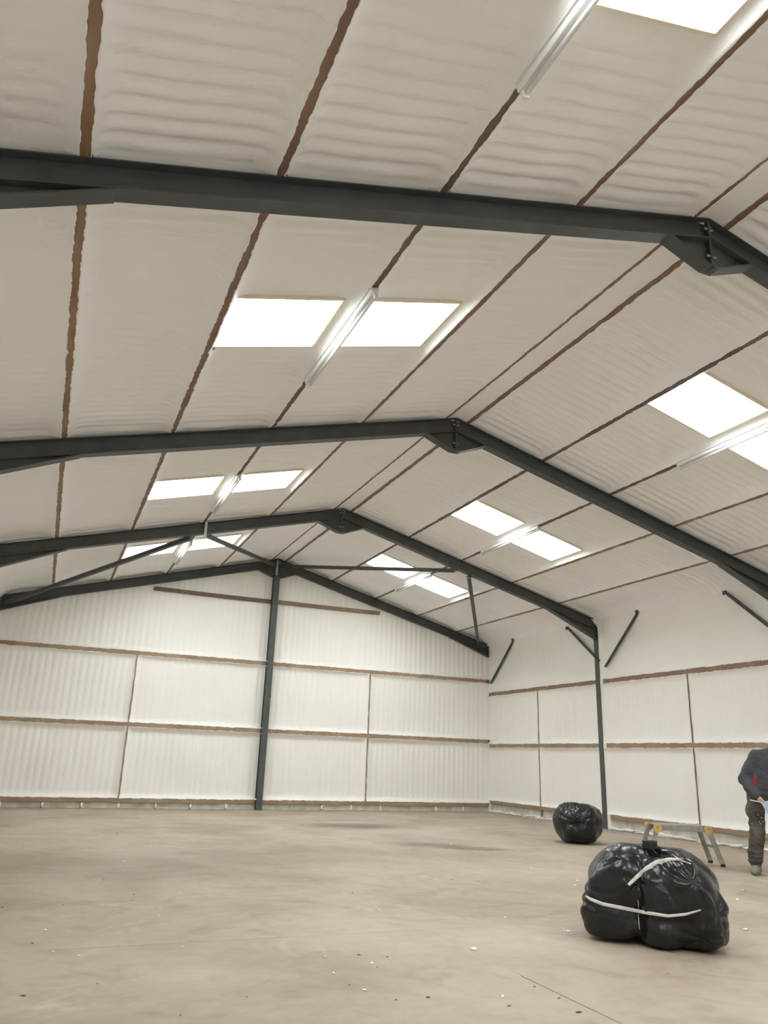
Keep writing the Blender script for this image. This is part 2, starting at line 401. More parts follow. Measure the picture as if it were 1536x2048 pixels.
HALF = {(-1, 1): 'upper', (-1, 2): 'lower', (1, 1): 'upper', (1, 2): 'lower'}
for b in range(5):
    for s in (-1, 1):
        for k in (1, 2):
            WN += 1
            ya, yb = SKY[b]; qa, qb = holes[(s, b, k)]; yc = (ya + yb) / 2
            c = roof_pt(s, (qa + qb) / 2 * CA, yc, 0)
            win = thing('window_%d' % WN, c, '%s roof light of the pair in the %s bay of the %s roof slope' % (HALF[(s, k)], ORD[b], SIDE[s]) if b else
                        '%s roof light in the %s slope behind the viewer' % (HALF[(s, k)], SIDE[s]), 'window')
            win['kind'] = 'structure'
            dv, dn = slope_dir(s), slope_nrm(s)
            up = -dn
            def fb(q0, q1, a, bb):
                cc = roof_pt(s, (q0 + q1) / 2 * CA, (a + bb) / 2, -0.115)
                MB().box(cc, dv, (0, 1, 0), dn, (q1 - q0) / 2, (bb - a) / 2, 0.060).build('frame_bar', FRAME_W, win, bevel=0.002)
            t = 0.028
            fb(qa, qa + t, ya, yb); fb(qb - t, qb, ya, yb); fb(qa + t, qb - t, ya, ya + t); fb(qa + t, qb - t, yb - t, yb)
            us = np.arange(ya + t, yb - t + 1e-6, (yb - ya - 2 * t) / 54); vs = np.array([qa + t, qb - t])
            P = np.array([[roof_pt(s, v * CA, u, -0.085 - 0.006 * math.cos(2 * math.pi * u / 0.076)) for v in vs] for u in us])
            npobj('pane', P.reshape(-1, 3), gridquads(len(us), 2), PANE, win)
            if k == 2:                       # one sampling portal for the daylight of each pair
                q0 = holes[(s, b, 1)][0]; L2 = qb - q0
                ld = bpy.data.lights.new('sky_portal', 'AREA'); ld.shape = 'RECTANGLE'; ld.size = L2; ld.size_y = yb - ya; ld.cycles.is_portal = True
                lo = bpy.data.objects.new('sky_portal', ld); COL.objects.link(lo); lo.parent = win
                lo.matrix_local = Matrix(((s * dv[0], 0, up[0], 0), (s * dv[1], 1, up[1], 0), (s * dv[2], 0, up[2], 0), (0, 0, 0, 1)))
                lo.location = roof_pt(s, (q0 + qb) / 2 * CA, yc, 0) - c - dn * 0.20

# ------------------------------------------------------------------ purlins
PM = {(-1, 0): T_RED, (-1, 1): T_RED, (-1, 2): T_GREY, (-1, 3): T_RED, (-1, 4): T_TAN, (1, 0): T_RED, (1, 1): T_GREY, (1, 2): T_GREY, (1, 3): T_TAN, (1, 4): T_TAN}
PN = ['top purlin beside the ridge on the %s roof slope', 'second timber purlin below the ridge on the %s roof slope', 'middle timber purlin carrying strip lights on the %s roof slope',
      'fourth timber purlin below the ridge on the %s roof slope', 'lowest timber purlin near the eaves of the %s roof slope']
for s in (-1, 1):
    for k, o in enumerate(OFF):
        pm = MB(); n = 60; ys = np.linspace(YS, YB + .02, n)
        rows = []
        for y in ys:
            jit = 0.0
            c = roof_pt(s, o + jit, y, -0.075)
            rows.append([c + slope_dir(s) * a * PURW / 2 + slope_nrm(s) * d * 0.075 for a, d in ((-1, -1), (1, -1), (1, 1), (-1, 1))])
        V = np.array(rows).reshape(-1, 3); Q = []
        for i in range(n - 1):
            for j in range(4): Q.append((4 * i + j, 4 * i + (j + 1) % 4, 4 * i + 4 + (j + 1) % 4, 4 * i + 4 + j))
        Q += [(3, 2, 1, 0), tuple(4 * n - 4 + j for j in range(4))]
        p = npobj('timber_purlin', V, Q, PM[(s, k)], smooth=False, loc=tuple(roof_pt(s, o, YS, 0)))
        tag(p, PN[k] % SIDE[s], 'purlin', 'timber purlins under the roof')

# ------------------------------------------------------------------ steel portal frames
HW, TF, DP = 0.067, 0.011, 0.207
FN = ['nearest', 'second', 'third', 'gable-end']
for f, yf in enumerate(YF):
    yc = yf + HW
    label = ['dark steel portal frame crossing the top of the view, nearest', 'dark steel portal frame second from the viewer, across mid view',
             'dark steel portal frame third from the viewer, with wind braces behind it', 'dark steel gable rafters against the back wall'][f]
    fr = thing('portal_frame', (XR, yc, 0), label, 'steel frame', 'steel portal frames')
    yl, yh = yc - HW, yc + HW
    for s in (-1, 1):
        X = lambda o: XR + s * o
        T = lambda o: ZR - SL * o
        oe = XWR - XR - 0.0                               # eave end of the rafter
        vd = DP / CA
        raf = MB()
        oB = oe if f < 3 else oe - .02
        raf.prism([(X(0), T(0) - .001), (X(oB), T(oB) - .001), (X(oB), T(oB) - TF), (X(0), T(0) - TF)], yl, yh)
        raf.prism([(X(0), T(0) - TF), (X(oB), T(oB) - TF), (X(oB), T(oB) - vd + TF), (X(0), T(0) - vd + TF)], yc - .004, yc + .004)
        raf.prism([(X(0), T(0) - vd + TF), (X(oB), T(oB) - vd + TF), (X(oB), T(oB) - vd), (X(0), T(0) - vd)], yl, yh)
        rf = raf.build('rafter', STEEL, fr)
        # eave haunch
        o0 = 4.96; zb = 3.93 if f < 3 else 4.02
        hn = MB()
        oi = oe - 0.02
        hn.prism([(X(o0), T(o0) - vd), (X(oi), T(oi) - vd), (X(oi), zb)], yc - .004, yc + .004)
        hn.prism([(X(o0), T(o0) - vd), (X(oi), zb), (X(oi), zb - TF), (X(o0 - .03), T(o0 - .03) - vd - TF)], yl, yh)
        hn.build('eave_haunch', STEEL, fr)
        MB().prism([(X(oe - .014), T(oe) + .02), (X(oe), T(oe) + .02), (X(oe), zb - .03), (X(oe - .014), zb - .03)], yl - .01, yh + .01).build('end_plate', STEEL, fr)
        # cleats on the upslope side of each purlin
        for o in OFF[1:]:
            oc = o - PURW / 2 * CA - .006
            MB().box(roof_pt(s, oc, yf + .03, -.028), slope_dir(s), (0, 1, 0), slope_nrm(s), .004, .045, .034).build('cleat', STEEL, rf)
        # apex haunch half
        oa = 0.46
        ap = MB()
        zc = ZR - .50
        ap.prism([(X(0), ZR - vd), (X(oa), T(oa) - vd), (X(0.06), zc), (X(0), zc)], yc - .004, yc + .004)
        ap.prism([(X(oa), T(oa) - vd), (X(0.06), zc), (X(0), zc), (X(0), zc - TF), (X(0.065), zc - TF), (X(oa + .03), T(oa + .03) - vd - .001)], yl, yh)
        ah = ap.build('apex_haunch', STEEL, fr)
        for zz in (0.07, 0.36):
            MB().cyl((X(.05), yc - .03, ZR - zz - .03), (X(0.016), yc - .03, ZR - zz - .03), .014, n=6).build('bolt', BOLT, ah)
            MB().cyl((X(.05), yc + .03, ZR - zz - .03), (X(0.016), yc + .03, ZR - zz - .03), .014, n=6).build('bolt', BOLT, ah)
        MB().prism([(X(0), ZR + .01), (X(.014), ZR + .01), (X(.014), zc - .02), (X(0), zc - .02)], yc - .045, yc + .045).build('end_plate', STEEL, fr)
        if f < 3:
            xi = XWR - .014 if s > 0 else XWL + .014       # inner face of the column
            ztop = T(oe) - .02
            cl = MB()
            for a, bq, ya, yb2 in ((0, TF, yl, yh), (TF, DP - TF, yc - .004, yc + .004), (DP - TF, DP, yl, yh)):
                cl.abox(xi + s * a, xi + s * bq, ya, yb2, 0, zb - .012 if a == 0 else ztop)
            cl.build('column', STEELG, fr)

# post under the apex of the gable
gp = thing('gable_post', (XR - .03, 18.31, 0), 'tall dark steel post standing against the middle of the back wall', 'post')
px = XR - .03
q = MB()
q.abox(px - .072, px + .072, 18.27, 18.281, 0, 5.50).abox(px - .004, px + .004, 18.281, 18.42, 0, 5.5).abox(px - .072, px + .072, 18.42, 18.431, 0, 5.5)
q.build('shaft', STEELG, gp)
MB().abox(px - .085, px + .085, 18.255, 18.44, 5.50, 5.515).build('cap_plate', STEEL, gp)
MB().abox(px - .018, px + .018, 18.335, 18.352, 5.515, 5.93).build('fixing_strap', GALV, gp)
MB().abox(px - .078, px + .078, 18.262, 18.27, 2.53, 2.57).build('splice_plate', STEELG, gp)

# ------------------------------------------------------------------ walls
def timber(name, label, cat, group, x0, x1, y0, y1, z0, z1, m):
    # split along the length so the stick can bow a little
    o = MB()
    ax = int(np.argmax([x1 - x0, y1 - y0, z1 - z0])); lo = [x0, y0, z0]; hi = [x1, y1, z1]
    n = max(2, int((hi[ax] - lo[ax]) / .25)); t = np.linspace(lo[ax], hi[ax], n + 1); ph = rng.uniform(0, 6)
    V = []
    oth = [i for i in range(3) if i != ax]
    for tt in t:
        dz = 0.004 * math.sin(tt * 1.7 + ph) if ax != 2 else 0
        for a, b in ((0, 0), (1, 0), (1, 1), (0, 1)):
            p = [0, 0, 0]; p[ax] = tt; p[oth[0]] = (lo, hi)[a][oth[0]]; p[oth[1]] = (lo, hi)[b][oth[1]] + dz
            V.append(p)
    Q = []
    for i in range(n):
        for j in range(4): Q.append((4 * i + j, 4 * i + (j + 1) % 4, 4 * i + 4 + (j + 1) % 4, 4 * i + 4 + j))
    Q += [(3, 2, 1, 0), tuple(4 * n + j for j in range(4))]
    ob = npobj(name, V, Q, m, smooth=False, loc=((x0 + x1) / 2, (y0 + y1) / 2, z0))
    import bmesh
    bm = bmesh.new(); bm.from_mesh(ob.data); bmesh.ops.recalc_face_normals(bm, faces=bm.faces); bm.to_mesh(ob.data); bm.free()
    return tag(ob, label, cat, group)

RH = 0.105
BX = [XWL - .12, 1.70, px, 7.48, XWR + .12]              # strut and post lines of the gable
ZB = [(0.13, 0.222), (1.757 - RH / 2, 1.757 + RH / 2), (3.335 - RH / 2, 3.335 + RH / 2)]
wall_back = MB().abox(XWL - .3, XWR + .3, YB + .30, YB + .34, 0, 6.2).build('wall_back', FOAM)
tag(wall_back, 'gable wall sprayed with ribbed cream foam between brown rails', 'wall', kind='structure')
def roofline(x): return ZR - SL * np.abs(x - XR)
SW = 0.055
def gable_panels(wall, ysign, yface, step):
    global seed
    N = (0, -ysign, 0)
    for i in range(4):
        for r in range(2):
            a, b = BX[i], BX[i + 1]
            a += {0: 0, 1: SW / 2, 2: .0, 3: SW / 2}[i]; b -= {0: SW / 2, 1: 0, 2: SW / 2, 3: 0}[i]
            z0, z1 = ZB[r][1], ZB[r + 1][0]; seed += 1
            pc = (.0 if i == 0 else .8, .8 if i != 3 else .0, 1, 1)
            ov = (0 if i in (0, 2) else 1, 0 if i in (1, 3) else 1, 1, 1)
            foam_panel(wall, (a, yface, z0), (1, 0, 0), (0, 0, 1), N, b - a, z1 - z0, D=.07, amp=.011, cove=pc, over=ov, cw=.12, seed=seed, step=step, nv=9, phase=a)
    for a, b in ((BX[0], px), (px, BX[4])):
        z0 = ZB[2][1]; vt = lambda u, a=a: roofline(a + u) + .12 - z0
        seed += 1
        foam_panel(wall, (a, yface, z0), (1, 0, 0), (0, 0, 1), N, b - a, 2.7, D=.07, amp=.014, cove=(0, .8, 1, 0) if a < 4 else (.8, 0, 1, 0), over=(0, 0, 1, 0), cw=.12, seed=seed, step=step, nv=14, vtop=vt, phase=a)
gable_panels(wall_back, 1, YB, .0146)
wall_front = MB().abox(XWL - .3, XWR + .3, YS - .34, YS - .30, 0, 6.2).build('wall_front', FOAM)
tag(wall_front, 'end wall behind the viewer sprayed with cream foam', 'wall', kind='structure')
seed += 1
foam_panel(wall_front, (XWL, YS, 0), (1, 0, 0), (0, 0, 1), (0, 1, 0), XWR - XWL, 6.2, D=.07, amp=.014, cove=(0, 0, 0, 0), over=(0, 0, 0, 0), seed=seed, step=.0365, nv=20, vtop=lambda u: roofline(XWL + u) + .12)

HN = ['left half of the back wall', 'right half of the back wall']
for hlf, (a, b) in enumerate(((XWL, px - .075), (px + .075, XWR - .01))):
    for (z0, z1), nm, mm in ((ZB[2], 'upper', T_WALL), (ZB[1], 'middle', T_WALL), (ZB[0], 'bottom', T_WALL)):
        timber('wall_rail', '%s long timber rail on the %s' % (nm, HN[hlf]), 'rail', 'timber wall rails', a, b, YB, YB + .09, z0, z1, mm)
timber('wall_rail', 'short high timber rail below the rafters, left of the steel post', 'rail', 'timber wall rails', 1.877, px - .075, YB - .012, YB + .08, 4.83, 4.915, T_GREY)
timber('wall_rail', 'short high reddish timber rail below the rafters, right of the steel post', 'rail', 'timber wall rails', px + .075, 7.69, YB - .012, YB + .08, 4.84, 4.925, T_WALLR)
for x, nm in ((BX[1], 'left'), (BX[3], 'right')):
    for r, rn in ((0, 'lower'), (1, 'upper')):
        timber('wall_strut', '%s upright timber strut between rails, %s half of the back wall' % (rn, nm), 'strut', 'upright wall struts', x - SW / 2, x + SW / 2, YB + .004, YB + .07, ZB[r][1], ZB[r + 1][0], T_WALL)

# block plinth of the gable
jo = np.arange(XWL - .05, XWR + .3, .772)
for i in range(len(jo) - 1):
    a, b = max(jo[i], XWL - .04) + .006, min(jo[i + 1], XWR + .02) - .006
    if b - a < .1: continue
    d = rng.uniform(-.008, .008)
    bk = MB().abox(a, b, YB + .035 + d, YB + .22, 0.0, .135).build('concrete_block', BLOCK, wall_back, bevel=.006)
def blob(parent, c, r, name='foam_blob', m=FOAM, n=(14, 9), seed=0):
    th = np.linspace(0, 2 * np.pi, n[0], endpoint=False); ph = np.linspace(-np.pi / 2, np.pi / 2, n[1])
    T, Pp = np.meshgrid(th, ph, indexing='ij')
    d = np.stack([np.cos(Pp) * np.cos(T), np.cos(Pp) * np.sin(T), np.sin(Pp)], -1)
    k = 1 + .35 * vnoise(d[..., 0] * 2.2 + seed, d[..., 1] * 2.2, d[..., 2] * 2.2, seed=int(seed * 10) % 97)
    P = np.array(c) + d * np.array(r) * k[..., None]
    P[..., 2] = np.maximum(P[..., 2], 0.001) if c[2] < .2 else P[..., 2]
    i = np.arange(n[0] * n[1]).reshape(n); Q = np.stack([i, np.roll(i, -1, 0), np.roll(np.roll(i, -1, 0), -1, 1), np.roll(i, -1, 1)], -1)[:, :-1].reshape(-1, 4)
    return npobj(name, P.reshape(-1, 3), Q, m, parent)
for i, x in enumerate(jo[1:-1]):
    if rng.random() < .75: blob(wall_back, (x + rng.uniform(-.02, .03), YB + .03, .065), (.028, .03, rng.uniform(.05, .075)), seed=i + .3)

# side walls
ZS = [(0.215, 0.295), (1.65 - RH / 2, 1.65 + RH / 2), (2.985 - RH / 2, 2.985 + RH / 2)]
YMID = {0: -3.0, 1: 1.8, 2: 6.55, 3: 11.13, 4: 16.05}
def side_wall(name, s, label):
    global seed
    xf = XWR if s > 0 else XWL
    w = MB().abox(xf + s * .26, xf + s * .30, YS - .3, YB + .34, 0, 4.5).build(name, FOAM)
    tag(w, label, 'wall', kind='structure')
    N = (-s, 0, 0)
    for b in range(5):
        y0, y1 = BAY[b] + (HW if b else 0), BAY[b + 1] - (HW if b < 4 else .02)
        step = .0146 if (s > 0 and b >= 3) else .0365
        ym = YMID[b]
        for (a, c, oo, cc) in ((y0, ym - SW / 2, (0, 1), (.9, .8)), (ym + SW / 2, y1, (1, 0), (.8, .9 if b < 4 else 0))):
            for r in range(2):
                seed += 1
                foam_panel(w, (xf, a, ZS[r][1]), (0, 1, 0), (0, 0, 1), N, c - a, ZS[r + 1][0] - ZS[r][1], D=.055, amp=.006, cove=cc + (1, 1), over=oo + (1, 1), cw=.12, seed=seed, step=step, nv=9, phase=a)
        seed += 1
        h = 4.45 - ZS[2][1]
        foam_panel(w, (xf, y0, ZS[2][1]), (0, 1, 0), (0, 0, 1), N, y1 - y0, h, D=.055, amp=.006, cove=(.9, .9 if b < 4 else 0, 1, 0), over=(0, 0, 1, 0), cw=.12, seed=seed, step=step, nv=14, phase=y0,
                   lift=lambda u, v, h=h: .16 * np.clip((v - (h - .45)) / .45, 0, 1) ** 2.2)
        for r in range(3):                    # timbers of the bays out of view, foam closing the ends of the others
            za, zb_ = ZS[r]
            if s < 0 or b < 3: MB().abox(xf, xf + s * .08, y0, y1, za, zb_).build('rail', T_WALL, w)
            else:
                ra, rb = (y0 + .02, YB - .03) if b == 4 else (y0 + .10, y1 - .10)
                for p_, q_ in ((y0 - .01, ra), (rb, y1 + .01)): MB().abox(xf + .004, xf + .07, p_, q_, za - .015 if r else 0, zb_ + .015).build('foam_fill', FOAM, w, bevel=.004)
        for r in range(2):
            if s < 0 or b < 3: MB().abox(xf + s * .004, xf + s * .06, ym - SW / 2, ym + SW / 2, ZS[r][1], ZS[r + 1][0]).build('strut', T_WALL, w)
        # kerb with foam overspray below the bottom rail
        us = np.arange(y0 - HW, y1 + HW, .03); vs = np.array([0, .02, .045, .07, .10, .14, .18, .222])
        u, v = np.meshgrid(us, vs, indexing='ij')
        over = np.clip(1.4 * vnoise(u * 1.9, v * 0 + .5, seed=21) + .3, 0, 1) * np.exp(-((v - .045) / .04) ** 2)
        x = xf + s * (.055 - .05 * over * (1 + .5 * vnoise(u * 14, v * 25, seed=23)) - .035 * np.exp(-v / .012) + .01 * vnoise(u * 5, v * 12, seed=25))
        P = np.stack([x, u, v], -1)
        Q = gridquads(len(us), len(vs)); Q = Q[:, ::-1] if s > 0 else Q
        k = npobj('kerb', P.reshape(-1, 3), Q, BLOCK, w)
        # overspray as pale lumps along the foot of the kerb
        if s > 0 and b >= 3:
            for i in range(34):
                y = rng.uniform(y0 + .1, y1 - .05); blob(w, (xf + .018, y, rng.uniform(.015, .05)), (.022, rng.uniform(.05, .22), rng.uniform(.010, .028)), seed=i + b * 40.0)
    return w
wall_right = side_wall('wall_right', 1, 'long right-hand wall of cream foam between brown rails')
wall_left = side_wall('wall_left', -1, 'left-hand wall of cream foam beyond the picture edge')
for b, (bn) in ((4, 'between the corner and the steel column'), (3, 'between the steel column and the person')):
    y0, y1 = BAY[b] + HW + (.02 if b == 4 else .10), (YB - .03 if b == 4 else BAY[b + 1] - HW - .10)
    for r, rn in ((2, 'upper'), (1, 'middle'), (0, 'bottom')):
        timber('wall_rail', '%s timber rail on the right wall %s' % (rn, bn), 'rail', 'timber wall rails', XWR, XWR + .08, y0, y1, ZS[r][0], ZS[r][1], T_WALLR if r == 2 else T_WALL)
    for r, rn in ((0, 'lower'), (1, 'upper')):
        timber('wall_strut', '%s upright timber strut on the right wall %s' % (rn, bn), 'strut', 'upright wall struts', XWR + .004, XWR + .06, YMID[b] - SW / 2, YMID[b] + SW / 2, ZS[r][1], ZS[r + 1][0], T_WALLR)
# drip strut below the bottom rail by the corner
MB().abox(XWR + .005, XWR + .05, YMID[4] - .016, YMID[4] + .016, 0.0, .216).build('strut_foot', T_WALLR, wall_right)

# ------------------------------------------------------------------ knee braces on the right wall
def angle_bar(name, p, q, w, t, up, m, parent=None):
    p, q = np.array(p, float), np.array(q, float); d = (q - p) / np.linalg.norm(q - p)
    up = np.array(up, float); sd = np.cross(d, up); sd /= np.linalg.norm(sd); u = np.cross(sd, d)
    o = MB(); L = np.linalg.norm(q - p) / 2; c = (p + q) / 2
    o.box(c - u * (w / 2 - t / 2), d, sd, u, L, w / 2, t / 2)
    o.box(c + sd * (w / 2 - t / 2), d, sd, u, L, t / 2, w / 2)
    return o.build(name, m, parent)
for (y0, z0, y1, z1, lab) in ((13.66, 3.42, 14.74, 4.30, 'dark knee brace left of the wall column, rising away from it'),
                              (13.47, 3.30, 12.34, 4.315, 'dark knee brace right of the wall column, rising away from it'),
                              (18.25, 3.29, 17.08, 4.32, 'dark knee brace on the right wall by the back corner'),
                              (8.98, 3.38, 10.03, 4.30, 'dark knee brace on the right wall at the picture edge')):
    kb = thing('knee_brace', (XWR - .03, y0, z0), lab, 'brace', 'knee braces of the right wall')
    bar = angle_bar('bar', (XWR - .02, y0, z0), (XWR - .02, y1, z1), .065, .008, (-1, 0, 0), STEEL, kb)
    MB().box((XWR - .005, y1, z1), (1, 0, 0), (0, 1, 0), (0, 0, 1), .035, .045, .035).build('end_cleat', STEEL, kb, bevel=.004)

# ------------------------------------------------------------------ wind bracing of the last bay
y3, y4 = YF[2] + .11, YF[3] + .03
nodes = [(roof_pt(-1, 6.08, y4, .19), roof_pt(-1, 2.95, y3, .235), 'dark wind brace rising from the left eave of the gable'),
         (roof_pt(-1, 2.66, y3, .235), roof_pt(-1, .10, y4, .16), 'dark wind brace from left rafter down to the gable apex'),
         (roof_pt(1, .16, y4, .14), roof_pt(1, 2.66, y3, .235), 'dark wind brace from gable apex to the right rafter'),
         (roof_pt(1, 3.0, y3, .235), roof_pt(1, 5.87, y4, .10), 'dark wind brace dropping to the right eave of the gable')]
for p, qn, lab in nodes:
    wb = thing('wind_brace', tuple(p), lab, 'brace', 'wind braces of the last bay')
    angle_bar('bar', p, qn, .075, .008, (0, 0, 1), STEEL, wb)
    for e in (p, qn):
        MB().box(e, (1, 0, 0), (0, 1, 0), (0, 0, 1), .05, .05, .006).build('gusset', STEEL, wb)
c = roof_pt(-1, 2.66, YF[2] - .012, .0)
br = MB().abox(c[0] - .024, c[0] + .024, c[1] - .006, c[1] + .006, c[2] - .30, c[2] + .0).build('hanger_strap', GALV, None, loc=(c[0], c[1], c[2] - .3))
tag(br, 'pale metal strap hanging on the third frame at the brace joint', 'strap')

# ------------------------------------------------------------------ strip lights under the middle purlins
STR = {1: (1.14, 3.12), 2: (5.48, 7.46), 3: (10.82, 12.82), 4: (15.06, 17.03)}
for b, (ya, yb) in STR.items():
    for s in (-1, 1):
        if b == 1 and s > 0: continue
        o = OFF[2]; c = roof_pt(s, o, ya, 0); dv, dn = slope_dir(s), slope_nrm(s)
        sl_ = thing('strip_light', tuple(c), 'unlit white strip light under the %s roof slope, %s of its row' % (SIDE[s], ORD[b] if b > 1 or s > 0 else 'nearest'), 'light fitting', 'strip lights')
        if s > 0: sl_['label'] = 'unlit white strip light under the right roof slope, %s bay' % ORD[b]
        def at(y, n, side=0.0): return roof_pt(s, o, y, n) + dv * side
        MB().box(at((ya + yb) / 2, .028), dv, (0, 1, 0), dn, .036, (yb - ya) / 2, .025).build('body', WHITE_EN, sl_, bevel=.006)
        MB().box(at((ya + yb) / 2, .006), dv, (0, 1, 0), dn, .052, (yb - ya) / 2 - .02, .003).build('back_plate', WHITE_EN, sl_)
        for off in (-.024, .024) if False else (0.0,):
            MB().cyl(at(ya + .045, .083, off), at(yb - .045, .083, off), .017, n=12).build('tube', TUBE, sl_, smooth=True)
        for y in (ya + .02, yb - .02):
            MB().box(at(y, .068), dv, (0, 1, 0), dn, .020, .016, .038).build('lamp_holder', WHITE_EN, sl_, bevel=.004)

# ------------------------------------------------------------------ surface helpers for soft things
def surface_nets(F, org, h):
    s = F < 0
    nx, ny, nz = F.shape
    cs = np.zeros((nx - 1, ny - 1, nz - 1), np.int8)
    for a in (0, 1):
        for b in (0, 1):
            for c in (0, 1): cs += s[a:nx - 1 + a, b:ny - 1 + b, c:nz - 1 + c]
    act = (cs > 0) & (cs < 8); idx = np.full(act.shape, -1, np.int64); I = np.argwhere(act); idx[act] = np.arange(len(I))
    acc = np.zeros((len(I), 3)); cnt = np.zeros(len(I))
    cor = [(a, b, c) for a in (0, 1) for b in (0, 1) for c in (0, 1)]
    for p in cor:
        for ax in range(3):
            if p[ax]: continue
            q = list(p); q[ax] = 1
            f0 = F[I[:, 0] + p[0], I[:, 1] + p[1], I[:, 2] + p[2]]; f1 = F[I[:, 0] + q[0], I[:, 1] + q[1], I[:, 2] + q[2]]
            x = (f0 < 0) != (f1 < 0); t = np.where(x, f0 / np.where(x, f0 - f1, 1), 0)
            pos = np.array(p, float)[None] + np.zeros((len(I), 3)); pos[:, ax] += t
            acc += np.where(x[:, None], pos, 0); cnt += x
    V = (I + acc / cnt[:, None]) * h + org
    Q = []
    for ax in range(3):
        b, c = (ax + 1) % 3, (ax + 2) % 3
        sl0 = [slice(None)] * 3; sl1 = [slice(None)] * 3; sl0[ax] = slice(0, -1); sl1[ax] = slice(1, None)
        ch = s[tuple(sl0)] != s[tuple(sl1)]
        E = np.argwhere(ch); E = E[(E[:, b] > 0) & (E[:, c] > 0) & (E[:, b] < F.shape[b] - 1) & (E[:, c] < F.shape[c] - 1)]
        inside = s[E[:, 0], E[:, 1], E[:, 2]]
        def cell(db, dc):
            k = E.copy(); k[:, b] += db; k[:, c] += dc; return idx[k[:, 0], k[:, 1], k[:, 2]]
        q = np.stack([cell(-1, -1), cell(0, -1), cell(0, 0), cell(-1, 0)], -1)
        q[~inside] = q[~inside][:, ::-1]; Q.append(q)
    return V, np.concatenate(Q)

class SDF:
    def __init__(s, lo, hi, h):
        s.h = h; s.org = np.array(lo, float); n = np.ceil((np.array(hi) - s.org) / h).astype(int) + 1
        s.ax = [s.org[i] + np.arange(n[i]) * h for i in range(3)]
        s.F = np.full(n, 0.5); s.id = np.zeros(n, np.int16)
    def _sub(s, lo, hi):
        return tuple(slice(max(0, int((lo[i] - s.org[i]) / s.h)), max(0, int((hi[i] - s.org[i]) / s.h) + 2)) for i in range(3))
    def put(s, fn, lo, hi, k, i):
        m = .05 + k; sl = s._sub(np.array(lo) - m, np.array(hi) + m)
        g = np.meshgrid(s.ax[0][sl[0]], s.ax[1][sl[1]], s.ax[2][sl[2]], indexing='ij')
        if g[0].size == 0: return
        d = fn(*g); f = s.F[sl]; s.id[sl] = np.where(d < f, i, s.id[sl])
        hh = np.clip(.5 + .5 * (f - d) / k, 0, 1); s.F[sl] = f * (1 - hh) + d * hh - k * hh * (1 - hh)
    def cone(s, a, b, ra, rb, k=.02, i=0, flat=None):
        a, b = np.array(a, float), np.array(b, float); d = b - a; L2 = d @ d + 1e-9
        def fn(x, y, z):
            t = np.clip(((x - a[0]) * d[0] + (y - a[1]) * d[1] + (z - a[2]) * d[2]) / L2, 0, 1)
            ex, ey, ez = x - a[0] - t * d[0], y - a[1] - t * d[1], z - a[2] - t * d[2]
            if flat: ex, ey, ez = ex * flat[0], ey * flat[1], ez * flat[2]
            return np.sqrt(ex**2 + ey**2 + ez**2) - (ra + t * (rb - ra))
        r = max(ra, rb) * 1.6; s.put(fn, np.minimum(a, b) - r, np.maximum(a, b) + r, k, i); return s
    def chain(s, pts, rs, k=.02, i=0, flat=None):
        for j in range(len(pts) - 1): s.cone(pts[j], pts[j + 1], rs[j], rs[j + 1], k, i, flat)
        return s
    def ell(s, c, r, k=.02, i=0):
        c, r = np.array(c, float), np.array(r, float)
        def fn(x, y, z):
            q = np.sqrt(((x - c[0]) / r[0])**2 + ((y - c[1]) / r[1])**2 + ((z - c[2]) / r[2])**2); return (q - 1) * r.min()
        s.put(fn, c - r, c + r, k, i); return s

# ------------------------------------------------------------------ wrapped bales
def bale(name, label, c, ex, ey, size, p, extra, n=(300, 170), zc=None):
    ex, ey = np.array(ex, float), np.array(ey, float)
    a, b, h = size; zc = h / 2 if zc is None else zc
    th = np.linspace(0, 2 * np.pi, n[0], endpoint=False); ph = np.linspace(-np.pi / 2, np.pi / 2, n[1])
    T, P = np.meshgrid(th, ph, indexing='ij')
    d = np.stack([np.cos(P) * np.cos(T), np.cos(P) * np.sin(T), np.sin(P)], -1)
    p = p + 3.0 * np.clip(-d[..., 2] * 2.5, 0, 1) ** 2 * (3 - 2 * np.clip(-d[..., 2] * 2.5, 0, 1)) * (p > 2.8)
    r = 1 / ((np.abs(d[..., 0]) / a) ** p + (np.abs(d[..., 1]) / b) ** p + (np.abs(d[..., 2]) / (h / 2)) ** p) ** (1 / p)
    L = d * r[..., None]
    L = extra(L, d)
    L[..., 2] += zc
    z = L[..., 2]; L[..., 2] = np.where(z < .03, .03 * np.exp((z - .03) / .05) * 0.97 + .001, z)
    W = np.array(c) + L[..., :1] * ex + L[..., 1:2] * ey + L[..., 2:] * np.array([0, 0, 1.0])
    i = np.arange(n[0] * n[1]).reshape(n); Q = np.stack([i, np.roll(i, -1, 0), np.roll(np.roll(i, -1, 0), -1, 1), np.roll(i, -1, 1)], -1)[:, :-1].reshape(-1, 4)
    t = thing(name, tuple(c), label, 'bale', 'black wrapped bales on the floor')
    o = npobj('wrapping', W.reshape(-1, 3), Q, PLASTIC, t)
    return t, W.reshape(-1, 3), Q

